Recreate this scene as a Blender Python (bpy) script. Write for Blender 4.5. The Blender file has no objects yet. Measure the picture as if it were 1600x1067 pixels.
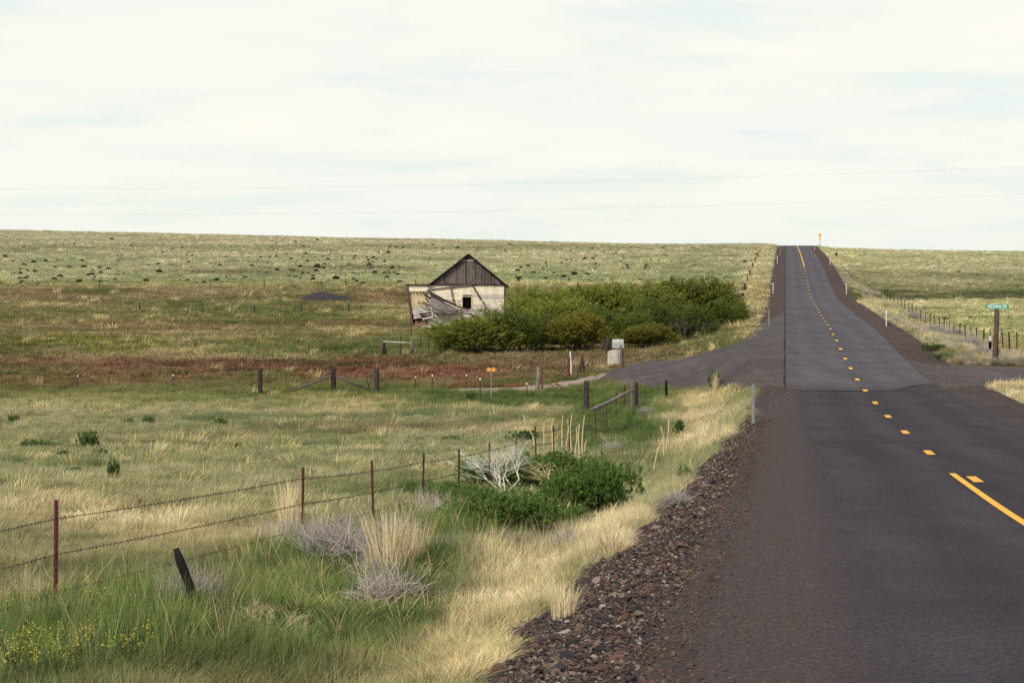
import bpy, bmesh, math, random
import numpy as np
from mathutils import Vector, Matrix, noise as mnoise

# ------------------------------------------------------------------ camera, sky, sun
SC = bpy.context.scene
COL = SC.collection
F = 3600.0                      # focal length in pixels of a 1600 px wide frame
EYE = 1.8
EY = 533.5
cam = bpy.data.cameras.new('camera')
cam.sensor_width = 36.0
cam.lens = 36.0 * F / 1600.0
cam.clip_start = 0.5
cam.clip_end = 6000
camo = bpy.data.objects.new('camera', cam)
camo.location = (0, 0, EYE)
camo.rotation_euler = (math.radians(90), 0, 0)
COL.objects.link(camo)
SC.camera = camo

SUN_EL, SUN_AZ = 42.0, -148.0    # azimuth measured from +Y (view direction) towards +X
world = bpy.data.worlds.new('World')
SC.world = world
world.use_nodes = True
wn, wl = world.node_tree.nodes, world.node_tree.links
wn.clear()
w_out = wn.new('ShaderNodeOutputWorld')
w_bg = wn.new('ShaderNodeBackground')
w_bg.inputs['Strength'].default_value = 0.1
w_sky = wn.new('ShaderNodeTexSky')
w_sky.sky_type = 'NISHITA'
w_sky.sun_disc = False
w_sky.sun_elevation = math.radians(SUN_EL)
w_sky.sun_rotation = math.radians(SUN_AZ)
w_sky.dust_density = 2.0
tc = wn.new('ShaderNodeTexCoord')
sep = wn.new('ShaderNodeSeparateXYZ')
wl.new(tc.outputs['Generated'], sep.inputs[0])
def wmath(op, a, b=None, clamp=False):
    n = wn.new('ShaderNodeMath'); n.operation = op; n.use_clamp = clamp
    for i, v in enumerate((a, b)):
        if v is None: continue
        if isinstance(v, (int, float)): n.inputs[i].default_value = v
        else: wl.new(v, n.inputs[i])
    return n.outputs[0]
zz = wmath('ADD', wmath('MAXIMUM', sep.outputs[2], 0.0), 0.06)
px_ = wmath('DIVIDE', sep.outputs[0], zz)
py_ = wmath('DIVIDE', sep.outputs[1], zz)
comb = wn.new('ShaderNodeCombineXYZ')
wl.new(px_, comb.inputs[0]); wl.new(py_, comb.inputs[1])
def wnoise(scale, detail, off, rough=0.55):
    mp = wn.new('ShaderNodeMapping'); mp.inputs['Location'].default_value = off
    wl.new(comb.outputs[0], mp.inputs[0])
    n = wn.new('ShaderNodeTexNoise'); n.inputs['Scale'].default_value = scale
    n.inputs['Detail'].default_value = detail; n.inputs['Roughness'].default_value = rough
    wl.new(mp.outputs[0], n.inputs['Vector'])
    return n.outputs[0]
def wramp(v, a, b):
    n = wn.new('ShaderNodeMapRange'); n.interpolation_type = 'SMOOTHSTEP'
    n.inputs[1].default_value = a; n.inputs[2].default_value = b
    wl.new(v, n.inputs[0]); return n.outputs[0]
def wmix(f, a, b):
    n = wn.new('ShaderNodeMix'); n.data_type = 'RGBA'
    wl.new(f, n.inputs[0])
    for i, v in ((6, a), (7, b)):
        if isinstance(v, tuple): n.inputs[i].default_value = v
        else: wl.new(v, n.inputs[i])
    return n.outputs[2]
cloud = wmix(wramp(wnoise(0.9, 4, (3.1, 7.7, 0)), 0.35, 0.68), (9.8, 9.7, 8.8, 1), (9.4, 9.4, 8.95, 1))
cover = wramp(wnoise(1.1, 6, (9.3, 1.2, 0), 0.6), 0.36, 0.54)
cover = wmath('ADD', wmath('MULTIPLY', cover, 0.55), 0.45)
thin = wmix(wramp(sep.outputs[2], 0.0, 0.3), (8.1, 9.45, 8.9, 1), (7.7, 9.2, 9.2, 1))
skyc = wmix(wmath('ADD', cover, 0.0), w_sky.outputs[0], cloud)
gap = wmix(cover, thin, cloud)
veil = wn.new('ShaderNodeMix'); veil.data_type = 'RGBA'; veil.inputs[0].default_value = 0.85
wl.new(skyc, veil.inputs[6]); wl.new(gap, veil.inputs[7])
low = wmix(wramp(sep.outputs[2], 0.035, 0.085), (8.3, 9.0, 8.2, 1), veil.outputs[2])
fin = wn.new('ShaderNodeMix'); fin.data_type = 'RGBA'; fin.inputs[0].default_value = 0.45
wl.new(veil.outputs[2], fin.inputs[6]); wl.new(low, fin.inputs[7])
wl.new(fin.outputs[2], w_bg.inputs[0])
wl.new(w_bg.outputs[0], w_out.inputs[0])

sun = bpy.data.lights.new('sun', 'SUN')
sun.energy = 3.1
sun.angle = math.radians(6)
sun.color = (1.0, 0.95, 0.86)
suno = bpy.data.objects.new('sun', sun)
el, az = math.radians(SUN_EL), math.radians(SUN_AZ)
sd = Vector((math.sin(az) * math.cos(el), math.cos(az) * math.cos(el), math.sin(el)))
suno.rotation_euler = (-sd).to_track_quat('-Z', 'Y').to_euler()
COL.objects.link(suno)

SC.view_settings.view_transform = 'Standard'
SC.view_settings.look = 'None'
SC.view_settings.exposure = 0.0
SC.view_settings.gamma = 1.0
SC.view_settings.use_curve_mapping = False
SC.cycles.max_bounces = 5
SC.cycles.diffuse_bounces = 3
SC.cycles.transmission_bounces = 3
SC.cycles.transparent_max_bounces = 4
SC.cycles.use_denoising = False

RNG = np.random.default_rng(7)
random.seed(7)

# ------------------------------------------------------------------ numeric helpers
def pchip(xs, ys):
    xs, ys = np.array(xs, float), np.array(ys, float)
    h = np.diff(xs); dl = np.diff(ys) / h
    m = np.zeros(len(xs)); m[0], m[-1] = dl[0], dl[-1]
    for i in range(1, len(xs) - 1):
        if dl[i-1] * dl[i] > 0:
            w1, w2 = 2*h[i] + h[i-1], h[i] + 2*h[i-1]
            m[i] = (w1 + w2) / (w1/dl[i-1] + w2/dl[i])
    def f(x):
        x = np.clip(np.asarray(x, float), xs[0], xs[-1])
        i = np.clip(np.searchsorted(xs, x) - 1, 0, len(xs) - 2)
        t = (x - xs[i]) / h[i]
        return ((1+2*t)*(1-t)**2*ys[i] + t*(1-t)**2*h[i]*m[i] + t*t*(3-2*t)*ys[i+1] + t*t*(t-1)*h[i]*m[i+1])
    return f
_tab = np.random.default_rng(3).random((256, 256))
def vnoise(x, y):
    xi, yi = np.floor(x).astype(int), np.floor(y).astype(int)
    fx, fy = x - xi, y - yi
    fx, fy = fx*fx*(3-2*fx), fy*fy*(3-2*fy)
    a, b = _tab[xi & 255, yi & 255], _tab[(xi+1) & 255, yi & 255]
    c, d = _tab[xi & 255, (yi+1) & 255], _tab[(xi+1) & 255, (yi+1) & 255]
    return (a*(1-fx)+b*fx)*(1-fy) + (c*(1-fx)+d*fx)*fy
def fbm(x, y, s, o=3, seed=0):
    x = np.asarray(x, float)/s + 17.3*seed; y = np.asarray(y, float)/s + 31.7*seed
    r, a, t = 0, 1.0, 0
    for k in range(o):
        r = r + a*vnoise(x*2**k + 5.1*k, y*2**k + 9.7*k); t += a; a *= 0.5
    return r/t
def sst(x, a, b):
    t = np.clip((np.asarray(x, float)-a)/(b-a), 0, 1); return t*t*(3-2*t)
def lin(c):
    c = np.array(c, float)/255.0
    return np.where(c <= 0.04045, c/12.92, ((c+0.055)/1.055)**2.4)

# ------------------------------------------------------------------ the lie of the land (heights relative to the eye)
SK = 0.1186                      # the road runs away a little to the right
road_p = pchip([-80,0,20,34,46,66.7,88,99.4,110,119,128,137,147,157.5,169.5,189.6,230,268,305,355,400,450,530,590,612,650,750,1000,1700],
               [-1.6,-1.8,-2.15,-2.33,-2.38,-2.26,-1.9,-1.586,-1.18,-.825,-.39,.04,.44,.875,1.28,1.98,3.5,4.98,7.3,10.9,13.8,16.8,21.2,24.4,25.4,26.2,27,27.5,26])
left_p = pchip([-80,0,15,24,36,42,48,54,65,80,92,100,109,120,132,150,170,195,220,250,285,330,380,450,530,600,640,680,760,1700],
               [-2.5,-2.6,-2.75,-3.0,-3.35,-3.55,-3.7,-3.87,-4.0,-4.1,-4.05,-3.75,-3.35,-2.75,-1.95,-.6,.3,1.15,2.55,4.3,6.4,8.9,12.2,16.8,21.4,25,26.9,28,29,29])
right_p = pchip([-80,0,60,90,100,116,130,172,230,285,343,400,470,550,610,650,700,1700],
                [-2.4,-2.5,-2.9,-2.4,-1.9,-1.25,-1.1,-.5,1.2,3.8,6.5,10.5,15.5,20.5,24.2,26.1,26.8,26.8])
tl = pchip([-7,-4.5,-3,-2,-1.2,0], [1,.95,.75,.3,0,0])
tr = pchip([0,8,10,13,16.5], [0,0,.35,.85,1])
def ground(x, d):
    x, d = np.asarray(x, float), np.asarray(d, float)
    v = x - SK*d
    wst = 1 + 1.2*sst(d, 111, 128) - 0.8*sst(d, 150, 185)
    vl = np.clip(v/wst, -7, 0)
    a = np.where(v < 0, tl(vl), tr(np.clip(v, 0, 16.5)))
    side = np.where(v < 0, left_p(d), right_p(d))
    z = road_p(d)*(1-a) + side*a
    z = z - (x - 0.055*d)*0.022*sst(d, 200, 640)*np.where(x < .055*d, 1, 0.35)*sst(np.abs(v), 6, 40)
    off = sst(-v, 2.3, 4.0) + sst(v, 9, 12)
    amp = off*(0.16*(1-sst(d, 45, 110)) + 0.05)
    z = z + amp*(fbm(x, d, 2.2, 3, 1)-0.5)*2 + off*0.5*sst(d, 130, 260)*(fbm(x, d, 28, 3, 2)-0.5)
    z = z + off*0.12*(1-sst(d, 34, 60))*sst(-v, 3.6, 4.6)*(1-sst(-v, 6.2, 7.6))   # grassy bank in front of the fence
    return z
def GZ(x, d): return ground(x, d) + EYE
_ds = np.concatenate([np.linspace(9, 130, 1600), np.linspace(130.2, 680, 1400)])
def dist_at(px, py):
    x = (px-800)/F*_ds
    y = EY - F*ground(x, _ds)/_ds
    k = np.argmax(y <= py)
    return float(_ds[k] if k > 0 else _ds[-1])
def G(px, py, d=None):
    """ground point seen at a place in the photograph"""
    if d is None: d = dist_at(px, py)
    x = (px-800)/F*d
    return Vector((x, d, float(GZ(x, d))))
def ppm(d): return F/d           # photograph pixels in a metre at that distance

# ------------------------------------------------------------------ mesh helpers
class MB:
    def __init__(s): s.v, s.f, s.m = [], [], []
    def add(s, vs, fs, mi=0):
        o = len(s.v); s.v += [tuple(p) for p in vs]
        s.f += [tuple(i+o for i in f) for f in fs]; s.m += [mi]*len(fs); return s
    def box(s, c, size, rot=None, jit=0, mi=0):
        c = Vector(c); hx, hy, hz = [k/2 for k in size]
        vs = [Vector((sx*hx, sy*hy, sz*hz)) for sx in (-1,1) for sy in (-1,1) for sz in (-1,1)]
        if jit: vs = [p + Vector([random.uniform(-jit, jit) for _ in range(3)]) for p in vs]
        if rot is not None: vs = [rot @ p for p in vs]
        return s.add([p+c for p in vs], [(0,1,3,2),(4,6,7,5),(0,4,5,1),(2,3,7,6),(0,2,6,4),(1,5,7,3)], mi)
    def beam(s, a, b, w, h, jit=0, mi=0, up=Vector((0,0,1))):
        a, b = Vector(a), Vector(b); d = b-a
        z = d.normalized(); x = z.cross(up)
        if x.length < 1e-4: x = Vector((1,0,0))
        x.normalize(); y = z.cross(x)
        return s.box((a+b)/2, (w, h, d.length), Matrix((x, y, z)).transposed(), jit, mi)
    def tube(s, pts, rads, n=6, cap=True, mi=0, wob=0):
        pts = [Vector(p) for p in pts]; vs, fs = [], []
        ref = Vector((0.31, 0.95, 0.11))
        for i, p in enumerate(pts):
            t = (pts[min(i+1, len(pts)-1)] - pts[max(i-1, 0)]).normalized()
            x = t.cross(ref)
            if x.length < 0.05: x = t.cross(Vector((1,0,0)))
            x.normalize(); y = t.cross(x)
            for k in range(n):
                a = 2*math.pi*k/n; r = rads[i]*(1+random.uniform(-wob, wob))
                vs.append(p + x*math.cos(a)*r + y*math.sin(a)*r)
        for i in range(len(pts)-1):
            for k in range(n):
                fs.append((i*n+k, i*n+(k+1)%n, (i+1)*n+(k+1)%n, (i+1)*n+k))
        if cap:
            fs.append(tuple(range(n))[::-1]); fs.append(tuple(range((len(pts)-1)*n, len(pts)*n)))
        return s.add(vs, fs, mi)
    def mesh(s, name, mats, smooth=False):
        me = bpy.data.meshes.new(name); me.from_pydata(s.v, [], s.f)
        for m in (mats if isinstance(mats, (list, tuple)) else [mats]): me.materials.append(m)
        if any(s.m): me.polygons.foreach_set('material_index', s.m)
        if smooth: me.polygons.foreach_set('use_smooth', [True]*len(me.polygons))
        me.update(); return me
    def build(s, name, mats, parent=None, smooth=False):
        return link(name, s.mesh(name, mats, smooth), parent)
def link(name, me, parent=None, loc=None):
    o = bpy.data.objects.new(name, me); COL.objects.link(o)
    if parent is not None: o.parent = parent
    if loc is not None: o.location = loc
    return o
def tag(o, label, cat=None, group=None, kind=None):
    if label: o['label'] = label
    if cat: o['category'] = cat
    if group: o['group'] = group
    if kind: o['kind'] = kind
    return o
def empty(name, loc, rz=0):
    o = bpy.data.objects.new(name, None); o.empty_display_size = 0.2; COL.objects.link(o)
    o.location = loc; o.rotation_euler = (0, 0, rz); return o
def npmesh(name, V, Fc, mat, smooth=False):
    me = bpy.data.meshes.new(name)
    V = np.asarray(V, np.float32); Fc = np.asarray(Fc, np.int32); n = Fc.shape[1]
    me.vertices.add(len(V)); me.vertices.foreach_set('co', V.ravel())
    me.loops.add(Fc.size); me.loops.foreach_set('vertex_index', Fc.ravel())
    me.polygons.add(len(Fc)); me.polygons.foreach_set('loop_start', np.arange(0, Fc.size, n, dtype=np.int32))
    me.polygons.foreach_set('loop_total', np.full(len(Fc), n, np.int32))
    if smooth: me.polygons.foreach_set('use_smooth', np.ones(len(Fc), bool))
    me.materials.append(mat); me.update(); me.validate(); return me
def vcol(me, name, C):
    a = me.attributes.new(name, 'FLOAT_COLOR', 'POINT')
    C = np.asarray(C, np.float32); C4 = np.ones((len(C), 4), np.float32); C4[:, :3] = C
    a.data.foreach_set('color', C4.ravel())

# ------------------------------------------------------------------ materials
class NT:
    def __init__(s, name):
        s.m = bpy.data.materials.new(name); s.m.use_nodes = True
        s.n, s.l = s.m.node_tree.nodes, s.m.node_tree.links
        s.b = s.n['Principled BSDF']; s.out = s.n['Material Output']
        s.b.inputs['Roughness'].default_value = 0.9
        s.b.inputs['Specular IOR Level'].default_value = 0.25
        s.tc = s.n.new('ShaderNodeTexCoord')
    def put(s, sock, v):
        if isinstance(v, (int, float)): sock.default_value = v
        elif isinstance(v, (tuple, list, np.ndarray)):
            v = tuple(float(k) for k in v)
            sock.default_value = v + (1,) if len(v) == 3 and len(sock.default_value) == 4 else v
        else: s.l.new(v, sock)
    def noise(s, scale, detail=3, rough=0.6, vec=None, stretch=None, fac=True):
        v = vec if vec is not None else s.tc.outputs['Object']
        if stretch is not None:
            mp = s.n.new('ShaderNodeMapping'); mp.inputs['Scale'].default_value = stretch
            s.l.new(v, mp.inputs[0]); v = mp.outputs[0]
        t = s.n.new('ShaderNodeTexNoise'); t.inputs['Scale'].default_value = scale
        t.inputs['Detail'].default_value = detail; t.inputs['Roughness'].default_value = rough
        s.l.new(v, t.inputs['Vector']); return t.outputs[0] if fac else t.outputs[1]
    def voro(s, scale, out=0, vec=None):
        t = s.n.new('ShaderNodeTexVoronoi'); t.inputs['Scale'].default_value = scale
        s.l.new(vec if vec is not None else s.tc.outputs['Object'], t.inputs['Vector']); return t.outputs[out]
    def rng(s, v, a, b, lo=0, hi=1):
        t = s.n.new('ShaderNodeMapRange'); s.l.new(v, t.inputs[0])
        for i, k in enumerate((a, b, lo, hi)): t.inputs[i+1].default_value = k
        return t.outputs[0]
    def mix(s, f, a, b, mode='MIX'):
        t = s.n.new('ShaderNodeMix'); t.data_type = 'RGBA'; t.blend_type = mode
        s.put(t.inputs[0], f); s.put(t.inputs[6], a); s.put(t.inputs[7], b); return t.outputs[2]
    def math(s, op, a, b):
        t = s.n.new('ShaderNodeMath'); t.operation = op; s.put(t.inputs[0], a); s.put(t.inputs[1], b); return t.outputs[0]
    def attr(s, name, typ='GEOMETRY', o=0):
        t = s.n.new('ShaderNodeAttribute'); t.attribute_name = name; t.attribute_type = typ; return t.outputs[o]
    def rand(s): return s.n.new('ShaderNodeObjectInfo').outputs['Random']
    def pos(s): return s.n.new('ShaderNodeNewGeometry').outputs['Position']
    def bump(s, h, strength=0.5, dist=0.02):
        t = s.n.new('ShaderNodeBump'); t.inputs['Strength'].default_value = strength
        t.inputs['Distance'].default_value = dist; s.l.new(h, t.inputs['Height'])
        s.l.new(t.outputs[0], s.b.inputs['Normal'])
    def col(s, c, rough=None, spec=None):
        s.put(s.b.inputs['Base Color'], c)
        if rough is not None: s.put(s.b.inputs['Roughness'], rough)
        if spec is not None: s.put(s.b.inputs['Specular IOR Level'], spec)
        return s.m
    def leafy(s, c, trans=0.35, up=0.6):
        """diffuse + light through the blade; shading normals turned up and sunward to brighten the leaves"""
        gm = s.n.new('ShaderNodeNewGeometry'); vm = s.n.new('ShaderNodeMix'); vm.data_type = 'VECTOR'
        vm.inputs[0].default_value = up; s.l.new(gm.outputs['Normal'], vm.inputs[4]); vm.inputs[5].default_value = (-.25, -.35, .9)  # normal pulled up and towards the sun, brightens the foliage
        s.l.new(vm.outputs[1], s.b.inputs['Normal'])
        s.put(s.b.inputs['Base Color'], c)
        s.b.inputs['Roughness'].default_value = 0.7
        s.b.inputs['Specular IOR Level'].default_value = 0.15
        t = s.n.new('ShaderNodeBsdfTranslucent'); s.put(t.inputs[0], c)
        mx = s.n.new('ShaderNodeMixShader'); mx.inputs[0].default_value = trans
        s.l.new(s.b.outputs[0], mx.inputs[1]); s.l.new(t.outputs[0], mx.inputs[2])
        s.l.new(mx.outputs[0], s.out.inputs[0]); return s.m
def wood(name, dark, light, scale=6, stretch=(8, 8, 0.6), rnd=0.35):
    t = NT(name)
    n = t.noise(scale, 4, 0.65, stretch=stretch)
    c = t.mix(t.rng(n, .3, .7), dark, light)
    c = t.mix(t.rng(t.noise(1.7, 2), .45, .7, 0, .6), c, tuple(k*0.55 for k in dark))
    c = t.mix(1.0, c, t.mix(t.rand(), (1-rnd,)*3, (1+rnd,)*3), 'MULTIPLY')
    t.bump(n, .5, .01); return t.col(c, .9, .15)
def plain(name, c, var=0.25, scale=9, rough=0.6, spec=0.3, metal=0, dirt=None):
    t = NT(name)
    n = t.noise(scale, 4)
    k = t.mix(t.rng(n, .3, .7), tuple(v*(1-var) for v in c), tuple(v*(1+var) for v in c))
    if dirt is not None: k = t.mix(t.rng(t.noise(scale*.6, 5, .7), .5, .68), k, dirt)
    t.b.inputs['Metallic'].default_value = metal
    return t.col(k, rough, spec)
K = 1.06                          # photographed brightness to base colour
M = {}
M['wood_grey'] = wood('weathered_grey_wood', (.085, .068, .064), (.22, .19, .175))
M['wood_dark'] = wood('weathered_dark_wood', (.022, .015, .014), (.065, .045, .041))
M['wood_brown'] = wood('reddish_brown_wood', (.062, .036, .03), (.15, .088, .074))
M['wood_char'] = wood('charred_wood', (.008, .007, .007), (.022, .019, .018))
M['wood_cream'] = wood('cream_painted_board', (.72, .63, .46), (.86, .78, .62), 4, (.7, 4, 4), .1)
M['wood_bare'] = wood('bare_silver_board', (.36, .32, .27), (.58, .53, .47), 4, (.7, 6, 6), .16)
M['wood_gable'] = wood('gable_board', (.055, .043, .045), (.17, .135, .132), 5, (6, 6, .5), .4)
M['wood_plank'] = wood('pale_upright_plank', (.55, .43, .25), (.72, .59, .38), 4, (6, 6, .6), .12)
M['wood_sheet'] = wood('fallen_grey_sheet', (.14, .12, .115), (.28, .25, .235), 4, (.7, 4, 4), .1)
M['wood_red'] = wood('red_brown_floor_plank', (.16, .085, .06), (.27, .17, .13), 4, (.6, 5, 5), .2)
M['white_sill'] = plain('bleached_concrete_sill', (.62, .6, .54), .15, 5, .9, .1)
M['black'] = NT('black_and_painted_dark').col((.006, .006, .006), 1, 0)  # flat black: paints the dark behind the window, also colours the black box
M['post_red'] = plain('maroon_painted_steel', (.075, .014, .018), .35, 14, .65, .3, 0, (.05, .025, .016))
M['post_dark'] = plain('dark_steel_post', (.028, .022, .02), .3, 12, .7, .3)
M['post_white'] = plain('white_paint', (.75, .75, .72), .08, 6, .6, .3)
M['wire'] = plain('rusty_wire', (.045, .033, .03), .3, 30, .7, .3)
M['rust'] = plain('rusty_orange_steel', (.135, .058, .03), .35, 7, .85, .2, 0, (.12, .045, .02))
M['rust_red'] = plain('dark_red_rust', (.11, .036, .026), .3, 7, .85, .2)
M['galv'] = plain('galvanised_grey', (.36, .38, .38), .2, 6, .6, .4, .1, (.20, .17, .145))
M['delin'] = plain('grey_fibre_post', (.21, .225, .21), .12, 5, .6, .2, 0, (.16, .15, .14))
M['delin_w'] = plain('white_fibre_post', (.55, .55, .52), .1, 5, .55, .35)
M['amber'] = plain('amber_reflector', (.75, .30, .02), .1, 20, .35, .5)
M['orange'] = plain('orange_sign_sheet', (.80, .33, .06), .06, 5, .45, .4)
M['signgreen'] = plain('green_sign_sheet', (.0, .27, .13), .08, 4, .45, .4)
M['signwhite'] = plain('white_sign_sheet', (.85, .88, .84), .04, 4, .45, .4)
M['line'] = None
t = NT('yellow_road_paint')
sp = t.noise(60, 3, .7, vec=t.pos())
M['line'] = t.col(t.mix(t.math('MAXIMUM', t.rng(sp, .52, .66), t.rng(t.noise(9, 4, .7, vec=t.pos()), .56, .64, 0, .85)), (.74, .40, .05), (.20, .115, .04)), .9, .15)
t = NT('pole_wood'); n = t.noise(3, 4, .6, stretch=(6, 6, .5))
M['pole'] = t.col(t.mix(n, (.06, .04, .03), (.16, .11, .08)), .9, .1)

# ground cover: colour comes from the plants growing there
t = NT('field_soil_and_thatch')
P = t.pos()
c = t.attr('col')
n1 = t.noise(1.3, 5, .7, vec=P); n2 = t.noise(14, 4, .7, vec=P); n3 = t.noise(.22, 4, .6, vec=P)
c = t.mix(1, c, t.mix(t.rng(n1, .3, .7), (.72,)*3, (1.2,)*3), 'MULTIPLY')
c = t.mix(1, c, t.mix(t.rng(n2, .3, .7), (.62,)*3, (1.3,)*3), 'MULTIPLY')
c = t.mix(1, c, t.mix(t.rng(n3, .3, .7), (.85, .9, .85), (1.12, 1.06, 1.08)), 'MULTIPLY')
t.bump(n2, .8, .05)
M['ground'] = t.col(c, 1, .05)

SK_ = 0.1186
def asphalt(name, base, speck, bright, dust=0.0, tracks=0.0, verge=None):
    t = NT(name); P = t.pos()
    v = t.voro(55, 1, vec=P)
    r = t.n.new('ShaderNodeSeparateColor'); t.l.new(v, r.inputs[0])
    f = t.noise(26, 4, .75, vec=P); big = t.noise(.35, 4, .6, vec=P)
    along = t.noise(.9, 3, .5, vec=P, stretch=(1.6, .05, 1))
    c = t.mix(t.rng(f, .32, .68), tuple(k*.62 for k in base), tuple(k*1.4 for k in base))
    c = t.mix(t.rng(r.outputs[0], .86, .97, 0, speck), c, bright)
    c = t.mix(t.rng(r.outputs[1], .80, .95, 0, .7), c, tuple(k*.3 for k in base))
    c = t.mix(1, c, t.mix(t.rng(big, .3, .7), (.78, .78, .80), (1.2, 1.18, 1.18)), 'MULTIPLY')
    c = t.mix(1, c, t.mix(t.rng(along, .3, .7), (.84,)*3, (1.15,)*3), 'MULTIPLY')
    if tracks or verge:
        sx = t.n.new('ShaderNodeSeparateXYZ'); t.l.new(P, sx.inputs[0])
        vv = t.math('SUBTRACT', sx.outputs[0], t.math('MULTIPLY', sx.outputs[1], SK_))
        wv = t.math('ADD', vv, t.math('MULTIPLY', t.math('SUBTRACT', t.noise(.8, 3, .6, vec=P), .5), .55))
        tk = t.math('COSINE', t.math('MULTIPLY', t.math('SUBTRACT', wv, 1.05), 2*math.pi/1.55), 0)
        c = t.mix(1, c, t.mix(t.rng(tk, -1, 1), (1-tracks*.8,)*3, (1+tracks,)*3), 'MULTIPLY')
        c = t.mix(t.rng(t.math('ABSOLUTE', t.math('SUBTRACT', wv, 3.02), 0), .0, .22, .35, 0), c, tuple(k*.5 for k in base))
        c = t.mix(t.rng(t.noise(.23, 5, .7, vec=P, stretch=(1.5, .25, 1)), .58, .72, 0, .35), c, tuple(k*1.55 for k in base))
    if name.startswith('grey'):
        jy = t.math('ADD', sx.outputs[1], t.math('MULTIPLY', t.math('SUBTRACT', t.noise(.5, 4, .7, vec=P), .5), 9))
        c = t.mix(t.rng(jy, 87, 96, .75, 0), c, t.mix(t.rng(f, .32, .68), (.019, .015, .019), (.042, .034, .043)))
        sm = t.math('MULTIPLY', t.rng(t.noise(.9, 4, .7, vec=P, stretch=(.35, 1, 1)), .52, .70), t.rng(jy, 88, 104, 1, 0))
        c = t.mix(t.math('MULTIPLY', sm, .55), c, (.15, .14, .145))
    if verge:
        c = t.mix(t.rng(wv, .25, .75, 1, 0), c, t.mix(t.rng(r.outputs[0], .86, .97, 0, .55), t.mix(t.rng(f, .32, .68), tuple(k*.6 for k in verge), tuple(k*1.5 for k in verge)), (.15, .115, .10)))
    if dust: c = t.mix(t.rng(t.noise(.5, 5, .65, vec=P), .60, .75, 0, dust), c, (.13, .12, .115))
    t.bump(f, .6, .012)
    return t.col(c, .95, .12)
M['chip'] = asphalt('worn_chip_seal', (.0285, .0235, .0315), .4, (.13, .105, .10), 0, .15, (.041, .0305, .0315))
M['overlay'] = asphalt('grey_asphalt_overlay', (.067, .061, .073), .2, (.11, .10, .105), .30, .07)
M['shoulder'] = asphalt('red_brown_cinder_gravel', (.052, .032, .030), .5, (.15, .105, .09))
M['shoulder_near'] = asphalt('dark_gravel_verge', (.041, .0305, .0315), .55, (.16, .118, .10))
M['sideroad'] = asphalt('gravel_side_road', (.064, .054, .056), .5, (.18, .16, .15), .55)
M['tar'] = NT('tar_joint').col((.034, .029, .034), 1, 0)
t = NT('dirt_track'); P = t.pos()
M['dirt'] = t.col(t.mix(t.noise(3, 4, .7, vec=P), (.19, .14, .115), (.34, .28, .235)), 1, .05)
t = NT('dark_cinder_heap'); P = t.pos(); n = t.noise(9, 5, .7, vec=P); t.bump(n, 1, .08)
M['heap'] = t.col(t.mix(n, (.022, .018, .024), (.062, .054, .066)), .95, .1)
t = NT('roadside_stone')
ob = t.n.new('ShaderNodeObjectInfo')
rp = t.n.new('ShaderNodeValToRGB'); cr = rp.color_ramp
t.l.new(t.attr('tint', 'INSTANCER'), rp.inputs[0])
cols = [(0, (.018, .015, .018)), (.28, (.034, .027, .029)), (.48, (.06, .042, .037)), (.66, (.10, .05, .036)), (.82, (.12, .088, .07)), (.94, (.18, .145, .115)), (1, (.30, .26, .21))]
def ramp(cr, cols):
    while len(cr.elements) > 1: cr.elements.remove(cr.elements[-1])
    cr.elements[0].position = cols[0][0]; cr.elements[0].color = tuple(cols[0][1]) + (1,)
    for p, cc in cols[1:]:
        e = cr.elements.new(p); e.color = tuple(cc) + (1,)
ramp(cr, cols)
M['gravel'] = t.col(t.mix(1, rp.outputs[0], t.mix(t.noise(12, 3), (.6,)*3, (1.4,)*3), 'MULTIPLY'), .9, .2)
t = NT('road_edge_rock'); rp = t.n.new('ShaderNodeValToRGB'); ramp(rp.color_ramp, cols); t.l.new(t.rand(), rp.inputs[0])
M['rock'] = t.col(t.mix(1, rp.outputs[0], t.mix(t.noise(12, 4, .7), (.55,)*3, (1.45,)*3), 'MULTIPLY'), .9, .2)

# plants
t = NT('grass_blade')
g = t.attr('var', 'GEOMETRY', 2)
c = t.mix(1, t.attr('tint', 'INSTANCER'), t.mix(g, (.55, .58, .5), (1.5, 1.42, 1.35)), 'MULTIPLY')
M['grass'] = t.leafy(c, .22, .7)
def leafmat(name, a, b, d=None, trans=.22, up=.45):
    t = NT(name)
    g = t.attr('var', 'GEOMETRY', 2)
    c = t.mix(g, a, b)
    if d is not None: c = t.mix(t.rng(t.noise(.9, 3), .5, .65), c, d)
    c = t.mix(1, c, t.mix(t.rand(), (.8,)*3, (1.2,)*3), 'MULTIPLY')
    return t.leafy(c, trans, up)
M['leaf_green'] = leafmat('willow_leaf', (.058, .075, .011), (.21, .235, .036))
M['leaf_olive'] = leafmat('olive_leaf', (.070, .074, .010), (.23, .205, .028))
M['leaf_deep'] = leafmat('deep_green_leaf', (.042, .060, .011), (.14, .17, .028))
M['leaf_fern'] = leafmat('feathery_leaf', (.045, .09, .018), (.13, .21, .04))
M['leaf_sage'] = leafmat('sage_leaf', (.022, .028, .014), (.062, .072, .034))
M['leaf_weed'] = leafmat('weed_leaf', (.035, .066, .015), (.09, .145, .036))
M['flower'] = leafmat('yellow_flower', (.34, .28, .03), (.52, .44, .06))
M['bark'] = plain('grey_twig_bark', (.095, .08, .065), .3, 8, .95, .1)
M['dead'] = plain('bleached_dead_branch', (.66, .62, .55), .2, 14, .95, .1)
M['stalk'] = plain('dry_pale_stalk', (.56, .46, .27), .2, 14, .95, .1)
M['tumble'] = leafmat('grey_tumbleweed_twig', (.19, .162, .145), (.45, .395, .36), None, .15)
M['strawleaf'] = leafmat('dry_straw', (.38, .30, .17), (.72, .60, .38), None, .25)

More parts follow.
